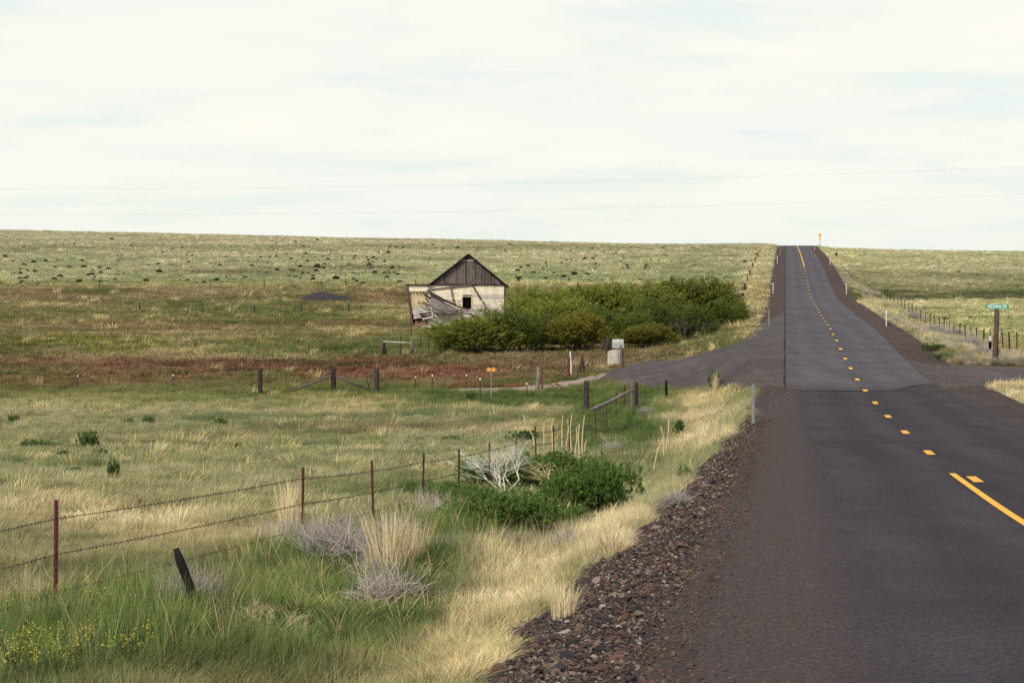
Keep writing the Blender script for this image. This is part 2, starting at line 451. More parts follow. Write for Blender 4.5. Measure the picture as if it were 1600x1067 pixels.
# ------------------------------------------------------------------ what grows where
RED, YEL, STRAW = (130, 82, 66), (118, 118, 36), (184, 164, 116)
GRN, DGR, BRN, PAL = (92, 108, 50), (66, 82, 36), (108, 80, 62), (205, 182, 136)
bandL = [(350,(166,158,124)),(382,(160,154,118)),(388,(134,134,92)),(394,(158,155,114)),(415,(152,152,106)),(440,(148,152,98)),(448,(132,122,84)),(456,(124,108,76)),(470,(122,110,76)),
         (482,(116,108,66)),(500,(112,110,62)),(515,(118,104,64)),(530,(104,102,54)),(545,(104,102,50)),(556,(122,106,72)),(568,(116,94,68)),(582,(112,96,62)),(594,(108,102,60)),(606,(104,112,56)),(618,(122,124,70)),
         (632,(146,146,96)),(660,(146,146,96)),(690,(134,140,86)),(730,(140,144,90)),(780,(148,147,94)),(850,(150,144,92)),(1100,(140,134,80))]
bandR = [(380,(162,162,116)),(420,(156,154,108)),(433,(128,124,82)),(440,(146,144,94)),(452,(126,122,72)),(457,(78,88,40)),(467,(80,88,42)),(471,(178,166,110)),(500,(162,160,98)),(525,(158,160,92)),(542,(140,138,62)),
         (556,(124,106,54)),(566,(132,110,80)),(600,(120,104,70)),(625,(170,156,110)),(1100,(160,146,100))]
PATCH = [  # centre px, py, radii, colour, strength
 (300,570,220,8,RED,.9),(60,566,130,7,RED,.7),(190,588,140,10,RED,1),(90,604,120,5,RED,.7),(230,604,60,4,RED,.7),(570,574,190,12,RED,.9),(640,588,130,12,RED,.85),(740,586,100,18,RED,.9),(380,600,30,5,RED,.7),(490,600,60,5,BRN,.6),(60,584,70,7,GRN,.7),(420,590,80,8,GRN,.75),
 (300,556,180,6,STRAW,.5),(360,548,120,6,STRAW,.4),(90,532,90,6,YEL,.85),(190,541,80,6,YEL,.8),(170,553,70,5,YEL,.6),(450,543,120,8,GRN,.7),(560,555,120,5,GRN,.8),(640,540,60,18,GRN,.7),
 (250,512,130,6,RED,.45),(290,528,120,6,STRAW,.4),(150,502,80,4,RED,.3),(520,505,120,4,RED,.5),(560,515,70,5,STRAW,.5),(330,482,130,8,GRN,.75),(520,492,120,8,GRN,.6),(610,490,70,9,STRAW,.5),
 (60,478,80,5,STRAW,.5),(80,463,110,5,RED,.35),(140,456,60,4,DGR,.6),(380,468,70,4,DGR,.6),(440,461,60,4,YEL,.5),(420,466,50,4,BRN,.6),(590,466,60,5,RED,.6),(420,472,60,4,STRAW,.6),
 (330,426,170,4,BRN,.8),(500,418,120,3,BRN,.8),(600,420,60,3,BRN,.6),(330,438,180,5,GRN,.4),(420,432,60,5,GRN,.4),(1100,425,110,22,GRN,.55),(1000,432,120,12,GRN,.35),
 (600,675,260,6,RED,.55),(800,678,120,5,RED,.45),(330,680,70,4,RED,.35),(520,668,120,4,RED,.25),(250,690,180,10,STRAW,.4),(560,640,120,12,STRAW,.5),(900,575,130,8,BRN,.6),(930,590,60,8,GRN,.6),(880,605,90,14,GRN,.8),
 (700,622,130,12,GRN,.8),(480,608,70,6,YEL,.5),(470,598,90,6,BRN,.4),(860,628,120,14,GRN,.9),(820,650,160,10,GRN,.5),(380,760,160,30,GRN,.3),(80,720,90,30,GRN,.35),(560,720,200,25,GRN,.35),(660,740,60,20,GRN,.5),
 (120,820,160,40,STRAW,.6),(300,840,200,40,STRAW,.65),(230,880,120,25,GRN,.45),(600,770,120,25,GRN,.4),(1000,640,60,30,GRN,.8),(960,660,80,35,GRN,.8),(1000,690,60,20,GRN,.7),(960,700,90,40,DGR,.5),(850,670,60,20,STRAW,.5),
 (1080,640,60,60,PAL,.9),(1110,605,50,20,PAL,.6),(1060,575,120,10,BRN,.7),(1130,545,60,14,GRN,.5),(1150,500,50,30,GRN,.4),(1175,470,25,50,PAL,.5),(1190,420,18,30,STRAW,.6),(1190,440,16,20,GRN,.4),
 (480,960,190,100,(86,108,42),.95),(700,850,150,60,(86,112,44),.95),(600,880,60,50,(70,94,36),.9),(150,1000,190,80,(98,108,56),.8),(420,1060,200,40,(128,118,70),.7),(40,900,80,60,(140,130,88),.5),
 (800,930,85,60,PAL,.9),(745,1010,95,70,(205,178,126),.9),(930,850,110,30,PAL,.9),(610,1050,110,35,(166,148,98),.7),
 (1440,500,60,40,(142,128,96),.6),(1490,545,70,25,(140,126,96),.6),(1470,560,30,14,GRN,.7),(1430,530,30,12,GRN,.5),(1575,545,50,12,(140,124,40),.8),(1510,510,80,25,(150,154,84),.5),(1310,402,30,12,STRAW,.6),(1350,430,40,14,(136,128,88),.6),(1345,404,40,6,(176,168,110),.5),(1580,615,40,16,PAL,.9),(1590,608,20,8,GRN,.4)]
def seen(x, d):
    z = ground(x, d); dd = np.maximum(d, 6.0)
    return 800 + F*x/dd, EY - F*z/dd
def band(tab, py):
    ys = [a for a, _ in tab]; C = np.array([lin(b) for _, b in tab])
    return np.stack([np.interp(py, ys, C[:, k]) for k in range(3)], -1)
def lush(x, d):
    px, py = seen(x, d); w = np.zeros(len(x))
    for cx, cy, rx, ry in ((490, 950, 165, 95), (710, 845, 140, 52), (590, 885, 70, 50), (220, 985, 170, 60), (60, 1010, 90, 60), (600, 965, 85, 50), (800, 830, 60, 30), (960, 670, 90, 45), (1000, 640, 70, 30), (640, 900, 90, 30)):
        w = np.maximum(w, np.exp(-(((px-cx)/rx)**2 + ((py-cy)/ry)**2)**2))
    return w
def growth(x, d):
    """linear colour of the plants at a place (before the K factor)"""
    x, d = np.asarray(x, float), np.asarray(d, float)
    px, py = seen(x, d); v = x - SK*d
    wob = (fbm(x, d, 9, 3, 5)-.5)*2
    sc = np.clip(d/120, .3, 2)
    py2 = py + wob*np.where(d > 90, 7, 30)
    C = np.where((v < 3)[:, None], band(bandL, py2), band(bandR, py2))
    jx, jy = (fbm(x, d, 5*1.0, 3, 8)-.5), (fbm(x, d, 5, 3, 9)-.5)
    strk = sst(fbm(x/2.6, d, 2.2 , 4, 14)*.55 + fbm(x/2.2, d, .8, 2, 15)*.45, .34, .62)
    for (cx, cy, rx, ry, c, s) in PATCH:
        e = ((px-cx)/rx + jx*1.6)**2 + ((py-cy)/ry + jy*2.6)**2
        w = s*np.exp(-e*e*0.7)
        if c is RED or c is BRN or c is YEL or c is GRN: w = w*(.30 + .70*strk)
        C = C*(1-w[:, None]) + lin(c)*w[:, None]
    # straw / green mottling at clump, patch and field scale
    n0, n1, n2 = fbm(x/1.5, d, .55, 2, 10), fbm(x/1.6, d, 2.0, 3, 11), fbm(x/1.5, d, 11, 3, 12)
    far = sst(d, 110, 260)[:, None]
    a = np.clip((n0-.5)*3.8, -1, 1)*.42 + np.clip((n1-.5)*4.2, -1, 1)*.66 + np.clip((n2-.5)*3.6, -1, 1)*.42
    a = a[:, None]
    lum = C @ np.array([.3, .6, .1]); st = lum[:, None]*np.array([1.16, 1.0, .66])
    C = np.where(a > 0, C*(1-.55*a) + st*1.35*.55*a + C*.18*a, C*(1 + a*np.array([.50, .34, .46])))
    lw = lush(x, d)[:, None]*np.clip(.35 + 1.3*sst(fbm(x, d, 1.7, 3, 16), .3, .55), 0, 1)[:, None]
    gv = sst(fbm(x, d, 1.0, 3, 17), .25, .75)[:, None]
    C = C*(1-lw) + (lin((60, 84, 42))*(1-gv) + lin((108, 128, 66))*gv)*lw
    lum = C @ np.array([.3, .6, .1])
    ds = DESAT*(1-.9*lw)*(1 - .6*(py[:, None] > 440)*(py[:, None] < 640)*(v[:, None] < 3))
    C = C*(1-ds) + lum[:, None]*ds*np.array([1.04, 1.0, .90])
    mid = (sst(py, 440, 452)*(1-sst(py, 604, 618))*(v < 3))[:, None]
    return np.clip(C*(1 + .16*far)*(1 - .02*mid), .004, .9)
DESAT = .26
def bare(x, d):
    """1 on the carriageway, shoulders and side roads, where nothing grows"""
    v = x - SK*d
    e = (fbm(x, d, 1.3, 4, 21)-.5)
    le = -1.95 - .25*sst(d, 130, 180) - .22*(1-sst(d, 30, 50)) + e*1.2 + .55*sst(d, 40, 66)*(1-sst(d, 84, 100))
    re = 8.3 + e*1.2
    b = (v > le) & (v < re)
    px, py = seen(x, d)
    b |= inpoly(px, py, SIDE_L) | inpoly(px, py, SIDE_R) | inpoly(px, py, TRACK)
    return b
SIDE_L = [(1230,613),(1180,610),(1140,603),(1060,607),(985,603),(935,594),(962,578),(1012,566),(1100,554),(1165,536),(1192,505),(1230,490)]
TRACK = [(935,597),(890,606),(850,611),(800,613),(715,612),(715,607.5),(800,606.5),(850,601),(900,594),(955,581)]
SIDE_R = [(1400,618),(1460,612),(1490,606),(1545,602),(1760,604),(1760,577),(1600,573),(1470,569),(1405,556)]
def inpoly(px, py, poly):
    r = np.zeros(np.shape(px), bool); n = len(poly)
    for i in range(n):
        (x1, y1), (x2, y2) = poly[i], poly[(i+1) % n]
        if y1 == y2: continue
        r ^= ((y1 > py) != (y2 > py)) & (px < (x2-x1)*(py-y1)/(y2-y1) + x1)
    return r

# ------------------------------------------------------------------ ground sheet
dr = np.concatenate([np.arange(-80, 10, 5.), np.arange(10, 130, .5), np.arange(130, 300, 1.5), np.arange(300, 720, 4.), np.arange(720, 1701, 35.)])
vc = np.concatenate([np.arange(-900, -220, 30.), np.arange(-220, -60, 3.), np.arange(-60, -12, 1.2), np.arange(-12, 14, .4), np.arange(14, 40, 1.2), np.arange(40, 150, 3.), np.arange(150, 901, 30.)])
VV, DD = np.meshgrid(vc, dr)
XX = VV + SK*DD
ZZ = GZ(XX, DD)
ZZ = ZZ - .14*sst(VV, -1.7, -1.2)*(1-sst(VV, 7.4, 7.9))
nr, nc = ZZ.shape
ii = (np.arange(nr-1)[:, None]*nc + np.arange(nc-1)).ravel()
me = npmesh('field', np.stack([XX.ravel(), DD.ravel(), ZZ.ravel()], 1), np.stack([ii, ii+1, ii+nc+1, ii+nc], 1), M['ground'], True)
gc = growth(XX.ravel(), DD.ravel())*K*.62
vcol(me, 'col', gc)
tag(link('field', me), 'rolling dry grassland rising to a level skyline', kind='structure')

def strip(name, ds, vfun, mat, off, parent=None, edge=(0, 0)):
    """a sheet lying on the land: vfun(d) gives the v positions across"""
    V = []; n = None
    for d in ds:
        vs = np.asarray(vfun(d), float); n = len(vs)
        x = vs + SK*d; z = GZ(x, d) + off
        z[0] += edge[0]; z[-1] += edge[1]
        V.append(np.stack([x, np.full(n, d), z], 1))
    V = np.concatenate(V); m = len(ds)
    i = (np.arange(m-1)[:, None]*n + np.arange(n-1)).ravel()
    return link(name, npmesh(name, V, np.stack([i, i+1, i+n+1, i+n], 1), mat, True), parent)
droad = np.concatenate([np.arange(-60, 10, 5.), np.arange(10, 130, 1.), np.arange(130, 300, 2.), np.arange(300, 720, 5.), np.arange(720, 1600, 40.)])
sh = strip('gravel_shoulder', droad[droad <= 90], lambda d: [-3.0, -2.5, -2.1, -1.8, -1.4, -1.1, -.7, -.3, .2, .7, 1.2], M['shoulder_near'], .0, None, (-.10, 0))
tag(sh, 'dark gravel verge with loose stones at the near left of the carriageway', kind='structure')
tag(strip('gravel_shoulder', droad[droad >= 89], lambda d: [-2.6, -2.15, -1.8, -1.4, -1.1, -.7, -.3, .2, .7, 1.2], M['shoulder'], .0005, None, (-.10, 0)), 'red brown cinder verge climbing left of the carriageway', kind='structure')
tag(strip('gravel_shoulder', droad[droad <= 92], lambda d: [5.9, 6.6, 7.3, 8.0, 8.5, 9.0], M['shoulder_near'], .0006, None, (0, -.10)), 'dark gravel verge at the near right of the carriageway', kind='structure')
tag(strip('gravel_shoulder', droad[droad >= 90], lambda d: [5.9, 6.6, 7.3, 8.0, 8.5, 9.0], M['shoulder'], .0, None, (0, -.10)), 'red brown cinder verge right of the carriageway', kind='structure')
def nearedge(d): return .55*(1-sst(d, 40, 80)) + .12*(fbm(np.array([d]), np.array([0.]), 3, 2, 4)[0]-.5)
road = strip('road', droad, lambda d: np.concatenate([[-.75, -.3], np.linspace(.1, 6.15, 9)]), M['chip'], .018, None, (-.03, 0))
tag(road, 'two lane dark chip sealed country road climbing to the skyline', kind='structure')
dov = np.concatenate([np.arange(88, 130, 1.), np.arange(130, 300, 2.), np.arange(300, 720, 5.), np.arange(720, 1600, 40.)])
def joint(v): return 88 + .25*math.sin(v*2.1) + 5.5*float(sst(v, 3.9, 5.6)) + 1.2*float(1-sst(v, .0, .8))
ov = strip('asphalt_overlay', dov, lambda d: np.linspace(.02, 6.08, 16), M['overlay'], .03, road)
for v_ in ov.data.vertices:
    vl_ = v_.co.x - SK*v_.co.y; k_ = (joint(vl_)-88)*max(0., 1-(v_.co.y-88)/14)
    y_ = v_.co.y + k_; x_ = vl_ + SK*y_; v_.co = (x_, y_, float(GZ(x_, y_)) + .03)
strip('edge_joint', dov, lambda d: [-.045 + .03*math.sin(d*.37) + .02*math.sin(d*1.7), .012 + .012*math.sin(d*.9)], M['tar'], .040, road)
jv = np.linspace(.05, 5.3, 22); jm = MB()
jp = [(v_ + SK*(joint(v_)+o_), joint(v_)+o_, float(GZ(v_ + SK*joint(v_), joint(v_)+o_))+.034) for v_ in jv for o_ in (-.10 - .06*math.sin(v_*9), .04)]
jm.add(jp, [(2*i_, 2*i_+2, 2*i_+3, 2*i_+1) for i_ in range(len(jv)-1)]).build('cross_joint', M['tar'], road)
# yellow paint, each mark a part of the road
k0 = 87.0
for k in range(-5, 30):
    d0 = k0 + 9.75*k
    if d0 > 372: break
    ds = np.linspace(d0, d0+1.75, 3); vv = 3.05 if d0 > 45 else 3.22
    strip('centre_dash', ds, lambda d: [vv-.085, vv+.085], M['line'], .038 if d0 > 86 else .026, road)
strip('solid_line', np.arange(-20, 41.5, 1.), lambda d: [2.91, 3.03], M['line'], .026, road)
strip('solid_line', np.arange(372, 640, 6.), lambda d: [2.98, 3.16], M['line'], .045, road)

def quadsheet(name, near, far, mat, off, nu=90, nvv=30, clip=False):
    def resample(pl):
        P_ = [G(*p) for p in pl]; A = np.array([[p.x, p.y] for p in P_])
        s = np.concatenate([[0], np.cumsum(np.hypot(*np.diff(A, axis=0).T))]); s /= s[-1]
        u = np.linspace(0, 1, nu); return np.stack([np.interp(u, s, A[:, 0]), np.interp(u, s, A[:, 1])], 1)
    A, B = resample(near), resample(far); V = []
    for j in range(nvv):
        t_ = j/(nvv-1); p = A*(1-t_) + B*t_
        vv_ = p[:, 0] - SK*p[:, 1]
        if clip: p[:, 0] = np.minimum(vv_, -.04) + SK*p[:, 1]; vv_ = np.minimum(vv_, -.04)
        z = GZ(p[:, 0], p[:, 1]) + (.024 + (off-.024)*sst(-vv_, 1.0, 2.2) if clip else off)
        if j in (0, nvv-1): z = z - .12
        V.append(np.stack([p[:, 0], p[:, 1], z], 1))
    V = np.concatenate(V); i = (np.arange(nvv-1)[:, None]*nu + np.arange(nu-1)).ravel()
    return link(name, npmesh(name, V, np.stack([i, i+1, i+nu+1, i+nu], 1), mat, True))
tag(quadsheet('side_road', [(1236,613),(1180,611),(1140,604),(1060,608),(985,604),(935,596)], [(1236,480),(1192,505),(1165,536),(1100,553),(1012,565),(955,580)], M['sideroad'], .10, clip=True), 'gravel apron of the farm lane left of the road', kind='structure')
tag(quadsheet('side_road', [(1395,622),(1460,613),(1490,607),(1545,603),(1760,605)], [(1398,553),(1440,566),(1490,571),(1600,574),(1760,577)], M['sideroad'], .012), 'gravel side road leaving to the right at the street sign', kind='structure')
tag(quadsheet('farm_track', [(935,596),(890,606),(850,611),(800,613),(700,612)], [(955,580),(900,593),(850,600),(800,606),(700,607)], M['dirt'], .03), 'pale dirt farm track running through the rusty gateway', kind='structure')

# ------------------------------------------------------------------ objects: shared builders
def wobble_post(h, r, n=7, lean=(0, 0), taper=.9, sink=.25):
    b = MB(); pts, rs = [], []
    for i in range(6):
        t_ = i/5; z = -sink + (h+sink)*t_
        pts.append((lean[0]*z/h + random.uniform(-.1, .1)*r, lean[1]*z/h + random.uniform(-.1, .1)*r, z)); rs.append(r*(1-(1-taper)*t_))
    b.tube(pts, rs, n, wob=.10); return b
def tpost_mesh(name, h, w=.045, mat=None, tip=False, studs=True):
    b = MB()
    b.box((0, 0, h/2-.15), (w, .006, h+.3)); b.box((0, .018, h/2-.15), (.006, .030, h+.3))
    if studs:
        for i in range(int((h-.05)/.06)): b.box((0, -.007, .08+i*.06), (.014, .010, .03))
    if tip: b.box((0, 0, h-.07), (w+.004, .012, .12), mi=1)
    return b.mesh(name, [mat or M['post_red'], M['post_white']])
def wire_obj(name, pts, r, parent, barbs=None, sag=.03, sub=6, n=5, off=Vector((0, 0, 0))):
    b = MB(); P_ = []
    for a, c in zip(pts[:-1], pts[1:]):
        a, c = Vector(a), Vector(c)
        for i in range(sub):
            t_ = i/sub; p = a.lerp(c, t_); p.z -= sag*4*t_*(1-t_); P_.append(p - off)
    P_.append(Vector(pts[-1]) - off)
    b.tube(P_, [r]*len(P_), n)
    if barbs:
        L = 0
        for a, c in zip(P_[:-1], P_[1:]):
            seg = (c-a).length; k = int(seg/barbs)
            for i in range(k):
                p = a.lerp(c, (i+.5)/max(k, 1))
                an = random.uniform(0, 6.28); q = Vector((math.cos(an)*.35, math.cos(an)*.35, math.sin(an)))*.024
                b.beam(p-q, p+q, .005, .005); q2 = Vector((q.z, -q.z*.3, q.x)); b.beam(p-q2, p+q2, .005, .005)
    return b.build(name, M['wire'], parent)

# ---- fence beside the road
FV = -7.6
fp = []                                              # distances of the steel posts
inv = [.000877-.00045*.6, .000877, .001326, .001555, .001764, .00196, .002165, .00237, .00257, .00277, .00297, .00318, .00338, .00358, .00378, .00398]
rf = empty('barbed_wire_fence', (FV + SK*24, 24, float(GZ(FV+SK*24, 24))))
tag(rf, 'barbed wire fence on maroon steel posts running along the roadside ditch', 'fence')
tp_me = tpost_mesh('steel_post', 1.40)
tops = []
topfix = {0: -1.55, 1: -1.65, 2: -1.98, 3: -2.19, 4: -2.33, 5: -2.5, 6: -2.6, 7: -2.68}
for i, q in enumerate(inv):
    d = F*7.6*q; x = FV + SK*d
    top = (topfix[i] + EYE) if i in topfix else float(GZ(x, d)) + 1.38
    o = link('steel_post', tp_me, rf)
    o.location = Vector((x, d, top-1.40)) - rf.location
    o.rotation_euler = (random.uniform(-.02, .02), random.uniform(-.03, .03), random.uniform(-.2, .2))
    tops.append(Vector((x, d, top)))
for dz in (.19, .57, .95):
    wire_obj('barbed_wire', [p + Vector((0, -.02, -dz + random.uniform(-.015, .015))) for p in tops], .0042, rf, .13 if dz < .96 else None, .018, off=rf.location)
# ---- leaning charred post
p = G(318, 978); b = MB(); s_ = ppm(p.y)
b.tube([(.05, 0, -.25), (0, 0, .02), (-16/s_, .02, 44/s_), (-37/s_, .02, 104/s_), (-44/s_, .02, 121/s_)], [.05, .05, .047, .043, .026], 8, wob=.18)
o = b.build('charred_post', M['wood_char']); o.location = p
tag(o, 'short blackened post leaning left under the barbed wire', 'post')

# ---- heavy corner brace of that fence
def post_thing(name, px, pyb, hpx, wpx, mat, label, cat='post', d=None, lean=(0, 0), group=None, parent=None):
    p = G(px, pyb, d); s_ = ppm(p.y)
    o = wobble_post(hpx/s_, wpx/s_/2, lean=(lean[0]/s_, lean[1])).build(name, mat, parent, True)
    if parent is not None: o.location = p - parent.location
    else: o.location = p; tag(o, label, cat, group)
    return p, s_
cb = empty('corner_brace', G(955, 637)); d_c = 110.
tag(cb, 'weathered corner posts with a sloping log brace beside the gravel apron', 'fence')
pa, s_ = post_thing('brace_post', 988, 637, 49, 8, M['wood_grey'], None, d=d_c, parent=cb)
post_thing('brace_post', 994.5, 633, 42, 5.5, M['wood_dark'], None, d=d_c+1.2, parent=cb)
post_thing('brace_post', 916, 637, 50, 9, M['wood_dark'], None, d=d_c-1, parent=cb)
b = MB(); a = Vector((pa.x, pa.y-.15, pa.z + 33/s_)) - cb.location
c = Vector(((925-800)/F*88, 88, EYE - (640-EY)/F*88)) - cb.location
b.tube([c, c.lerp(a, .35)+Vector((0, 0, -.03)), c.lerp(a, .7), a], [.085, .08, .075, .06], 8, wob=.12); b.build('brace_log', M['wood_grey'], cb, True)
post_thing('wooden_post', 1041, 622, 28, 4.5, M['wood_char'], 'short black post standing alone on the green verge by the apron', d=None)

# ---- cross fence: long brace with two rails
lb = empty('fence_brace', G(520, 614)); 
tag(lb, 'three dark wooden posts joined by two sagging rails in the field', 'fence')
q = []
for px, pyb, h in ((406.5, 617, 41), (520.5, 614, 40), (588.5, 612, 37)):
    q.append(post_thing('brace_post', px, pyb, h, 8.5, M['wood_dark'], None, parent=lb))
def railpt(k, px, py):
    return Vector(((px-800)/F*(q[k][0].y-.18), q[k][0].y-.18, EYE-(py-EY)/F*(q[k][0].y-.18))) - lb.location
MB().tube([railpt(1, 517, 587), railpt(1, 495, 596), railpt(1, 470, 605), railpt(1, 455, 610)], [.06, .06, .055, .05], 7, wob=.12).build('brace_rail', M['wood_grey'], lb, True)
MB().tube([railpt(1, 526, 588), railpt(1, 548, 598), railpt(2, 570, 605), railpt(2, 586, 614)], [.06, .06, .055, .05], 7, wob=.12).build('brace_rail', M['wood_grey'], lb, True)
MB().tube([railpt(1, 540, 610), railpt(1, 539, 594)], [.025, .025], 6).build('brace_stake', M['wood_grey'], lb)
MB().tube([railpt(2, 577, 607), railpt(2, 573, 592)], [.03, .03], 6).build('brace_stake', M['wood_dark'], lb)
cf = empty('wire_fence', G(700, 616)); tag(cf, 'low wire fence with white tipped steel stakes crossing the field', 'fence')
st_me = tpost_mesh('steel_stake', 1.25, .05, M['post_dark'], True, False)
cpts = []
for px, pyb, h in ((-80, 613, 27), (122, 612, 26), (270, 610, 25), (406, 617, 30), (520, 614, 30), (588, 612, 30), (648.5, 612, 24), (675, 620, 35), (728, 612, 27), (750.5, 628, 38), (824, 628, 30)):
    p = G(px, pyb); s_ = ppm(p.y)
    if px not in (406, 520, 588):
        o = link('steel_stake', st_me, cf); o.location = p - cf.location; o.scale = (1, 1, h/s_/1.25)
        o.rotation_euler = (0, random.uniform(-.04, .04), random.uniform(-.4, .4))
    cpts.append(p + Vector((0, 0, h/s_)))
cw = [p for p in cpts[:7]]
for dz in (.15, .55): wire_obj('fence_wire', [p - Vector((0, 0, dz)) for p in cw], .004, cf, None, .06, 4, 4, cf.location)
# utility marker: two orange paddles on a steel stake
p = G(767.5, 628); s_ = ppm(p.y); o = empty('utility_marker', p)
tag(o, 'steel stake with two small orange paddles in the grass', 'marker')
MB().box((0, 0, .75), (.045, .03, 1.8)).build('stake', M['delin'], o)
for sx in (-1, 1):
    b = MB(); b.tube([(sx*.115, -.03, 1.62), (sx*.115, .0, 1.62)], [.10, .10], 12); b.box((sx*.115, -.015, 1.62), (.19, .02, .14)); b.build('paddle', M['orange'], o)
# ---- rusty gateway on the track
gw = empty('farm_gateway', G(865, 608)); tag(gw, 'rusty steel gateway with crossed diagonal braces and a wooden post', 'gate')
dg = dist_at(865, 609)
def gp(px, py, dd=0): return Vector(((px-800)/F*(dg+dd), dg+dd, EYE-(py-EY)/F*(dg+dd))) - gw.location
MB().tube([gp(839.5, 616), gp(840, 600), gp(841.5, 588), gp(841, 573)], [.12, .115, .11, .10], 7, wob=.15).build('gate_post', M['wood_grey'], gw, True)
MB().box((gp(847, 594)), (.13, .10, 38/ppm(dg))).build('gate_upright', M['rust'], gw)
MB().beam(gp(848, 581), gp(880, 608), .10, .07).build('diagonal_brace', M['rust'], gw)
MB().beam(gp(848, 601, .05), gp(880, 602, .05), .045, .045).build('bottom_rail', M['rust'], gw)
MB().beam(gp(858, 603, 5), gp(886, 571, 5), .075, .06).build('diagonal_brace', M['rust_red'], gw)
MB().beam(gp(871, 585, 5), gp(888, 588, 5), .06, .06).build('bottom_rail', M['rust_red'], gw)
MB().box((gp(889, 575, 5)), (.15, .1, 33/ppm(dg+5))).build('gate_upright', M['rust_red'], gw)
p = G(892.5, 588); s_ = ppm(p.y); o = MB().tube([(0, 0, -.2), (-.01, 0, 18/s_), (-.06, 0, 38/s_)], [.035, .035, .035], 8).build('white_pipe', M['post_white']); o.location = p
tag(o, 'thin white pipe marker standing beside the red gate upright', 'marker')
p = G(908, 585); s_ = ppm(p.y); o = empty('leaning_poles', p); tag(o, 'dark poles leaning together like a tripod behind the gateway', 'poles')
for a, c, r in (((-11, 3), (2, -20), .045), ((7, 2), (1, -26), .07), ((-2, 1), (1, -24), .05)):
    MB().tube([(a[0]/s_, .15*a[0]/10, -a[1]/s_-.1), (c[0]/s_, 0, -c[1]/s_)], [r, r*.8], 7, wob=.12).build('pole', M['wood_dark'], o)
# mailbox stand
p = G(962, 573); s_ = ppm(p.y); o = empty('mailbox_stand', p, -.15)
tag(o, 'metal mailbox on a stand of pale weathered planks at the apron', 'mailbox')
for i in range(6):
    x = (-11 + i*3.55)/s_; h = (24 + i*1.0)/s_
    MB().box((x, .02*(i % 2), h/2-.1), (3.3/s_, .05, h+.2), None, .008).build('plank', M['wood_bare'], o)
for i in range(3):
    MB().box((10/s_, .14+i*.14, 14/s_-.05), (.05, .125, 28/s_+.1), None, .006).build('plank', M['wood_grey'], o)
MB().box((8.5/s_, -.06, 15/s_), (.13, .1, 36/s_)).build('post', M['wood_grey'], o)
b = MB(); prof = []
w_, h_ = 16/s_, 16/s_
for i in range(9):
    a = math.pi*i/8; prof.append((-math.cos(a)*.20, h_*.45 + math.sin(a)*h_*.42))
prof = [(-.20, 0)] + prof + [(.20, 0)]
n_ = len(prof); vs = [(x_, y_, z_) for x_ in (-w_/2, w_/2) for (y_, z_) in prof]
fs = [(i, i+1, n_+i+1, n_+i) for i in range(n_-1)] + [tuple(range(n_))[::-1], tuple(range(n_, 2*n_)), (0, n_, 2*n_-1, n_-1)]
b.add([(v_[0]+3/s_, v_[1]+.1, v_[2]+28.5/s_) for v_ in vs], fs); bx = b.build('mailbox', M['galv'], o)
MB().box((11.6/s_, .1, 35/s_), (.02, .40, 13/s_)).build('mailbox_door', M['post_white'], bx)
p = G(946, 553); s_ = ppm(p.y); o = empty('old_brace', p); tag(o, 'dark leaning posts with a pale rail in front of the bushes', 'fence')
for a, c, r, m in (((2, 0), (4, -27), .14, 'wood_dark'), ((-4, 0), (-3, -24), .09, 'wood_dark'), ((-1, -3), (2, -22), .05, 'wood_grey'), ((-18, 0), (-2, -17), .045, 'wood_grey')):
    MB().tube([(a[0]/s_, 0, -a[1]/s_-.15), (c[0]/s_, 0, -c[1]/s_)], [r, r*.9], 7, wob=.12).build('post', M[m], o, True)
# small corral gate by the house
p = G(620, 557); s_ = ppm(p.y); o = empty('corral_gate', p); tag(o, 'small grey gate frame of posts and one top rail below the house', 'gate')
for a, c, r, m in (((-24, 0), (-22, -28), .09, 'wood_grey'), ((-18, 0), (-20, -22), .10, 'wood_dark'), ((-25, 2), (-23, -14), .05, 'wood_grey'), ((22, 1), (24, -26), .10, 'wood_grey')):
    MB().tube([(a[0]/s_, 0, -a[1]/s_-.15), (c[0]/s_, 0, -c[1]/s_)], [r, r*.9], 7, wob=.12).build('gate_post', M[m], o, True)
MB().tube([(-21/s_, -.05, 23/s_), (23/s_, -.05, 20.5/s_)], [.05, .045], 7).build('top_rail', M['wood_bare'], o, True)
MB().tube([(6/s_, .02, -.1), (6.5/s_, .02, 31/s_)], [.03, .03], 6).build('stake', M['post_dark'], o)
hf = empty('house_fence', G(670, 560)); tag(hf, 'thin dark stakes of a wire fence between corral gate and bushes', 'fence')
hp = []
for px, pyb, h in ((657.5, 545, 24), (670.5, 556, 24), (679, 537, 18), (643, 530, 16), (668.5, 537, 16)):
    p = G(px, pyb); s_ = ppm(p.y)
    MB().tube([p-hf.location-Vector((0, 0, .1)), p-hf.location+Vector((random.uniform(-.06, .06), 0, h/s_))], [.028, .028], 5).build('stake', M['post_dark'], hf)
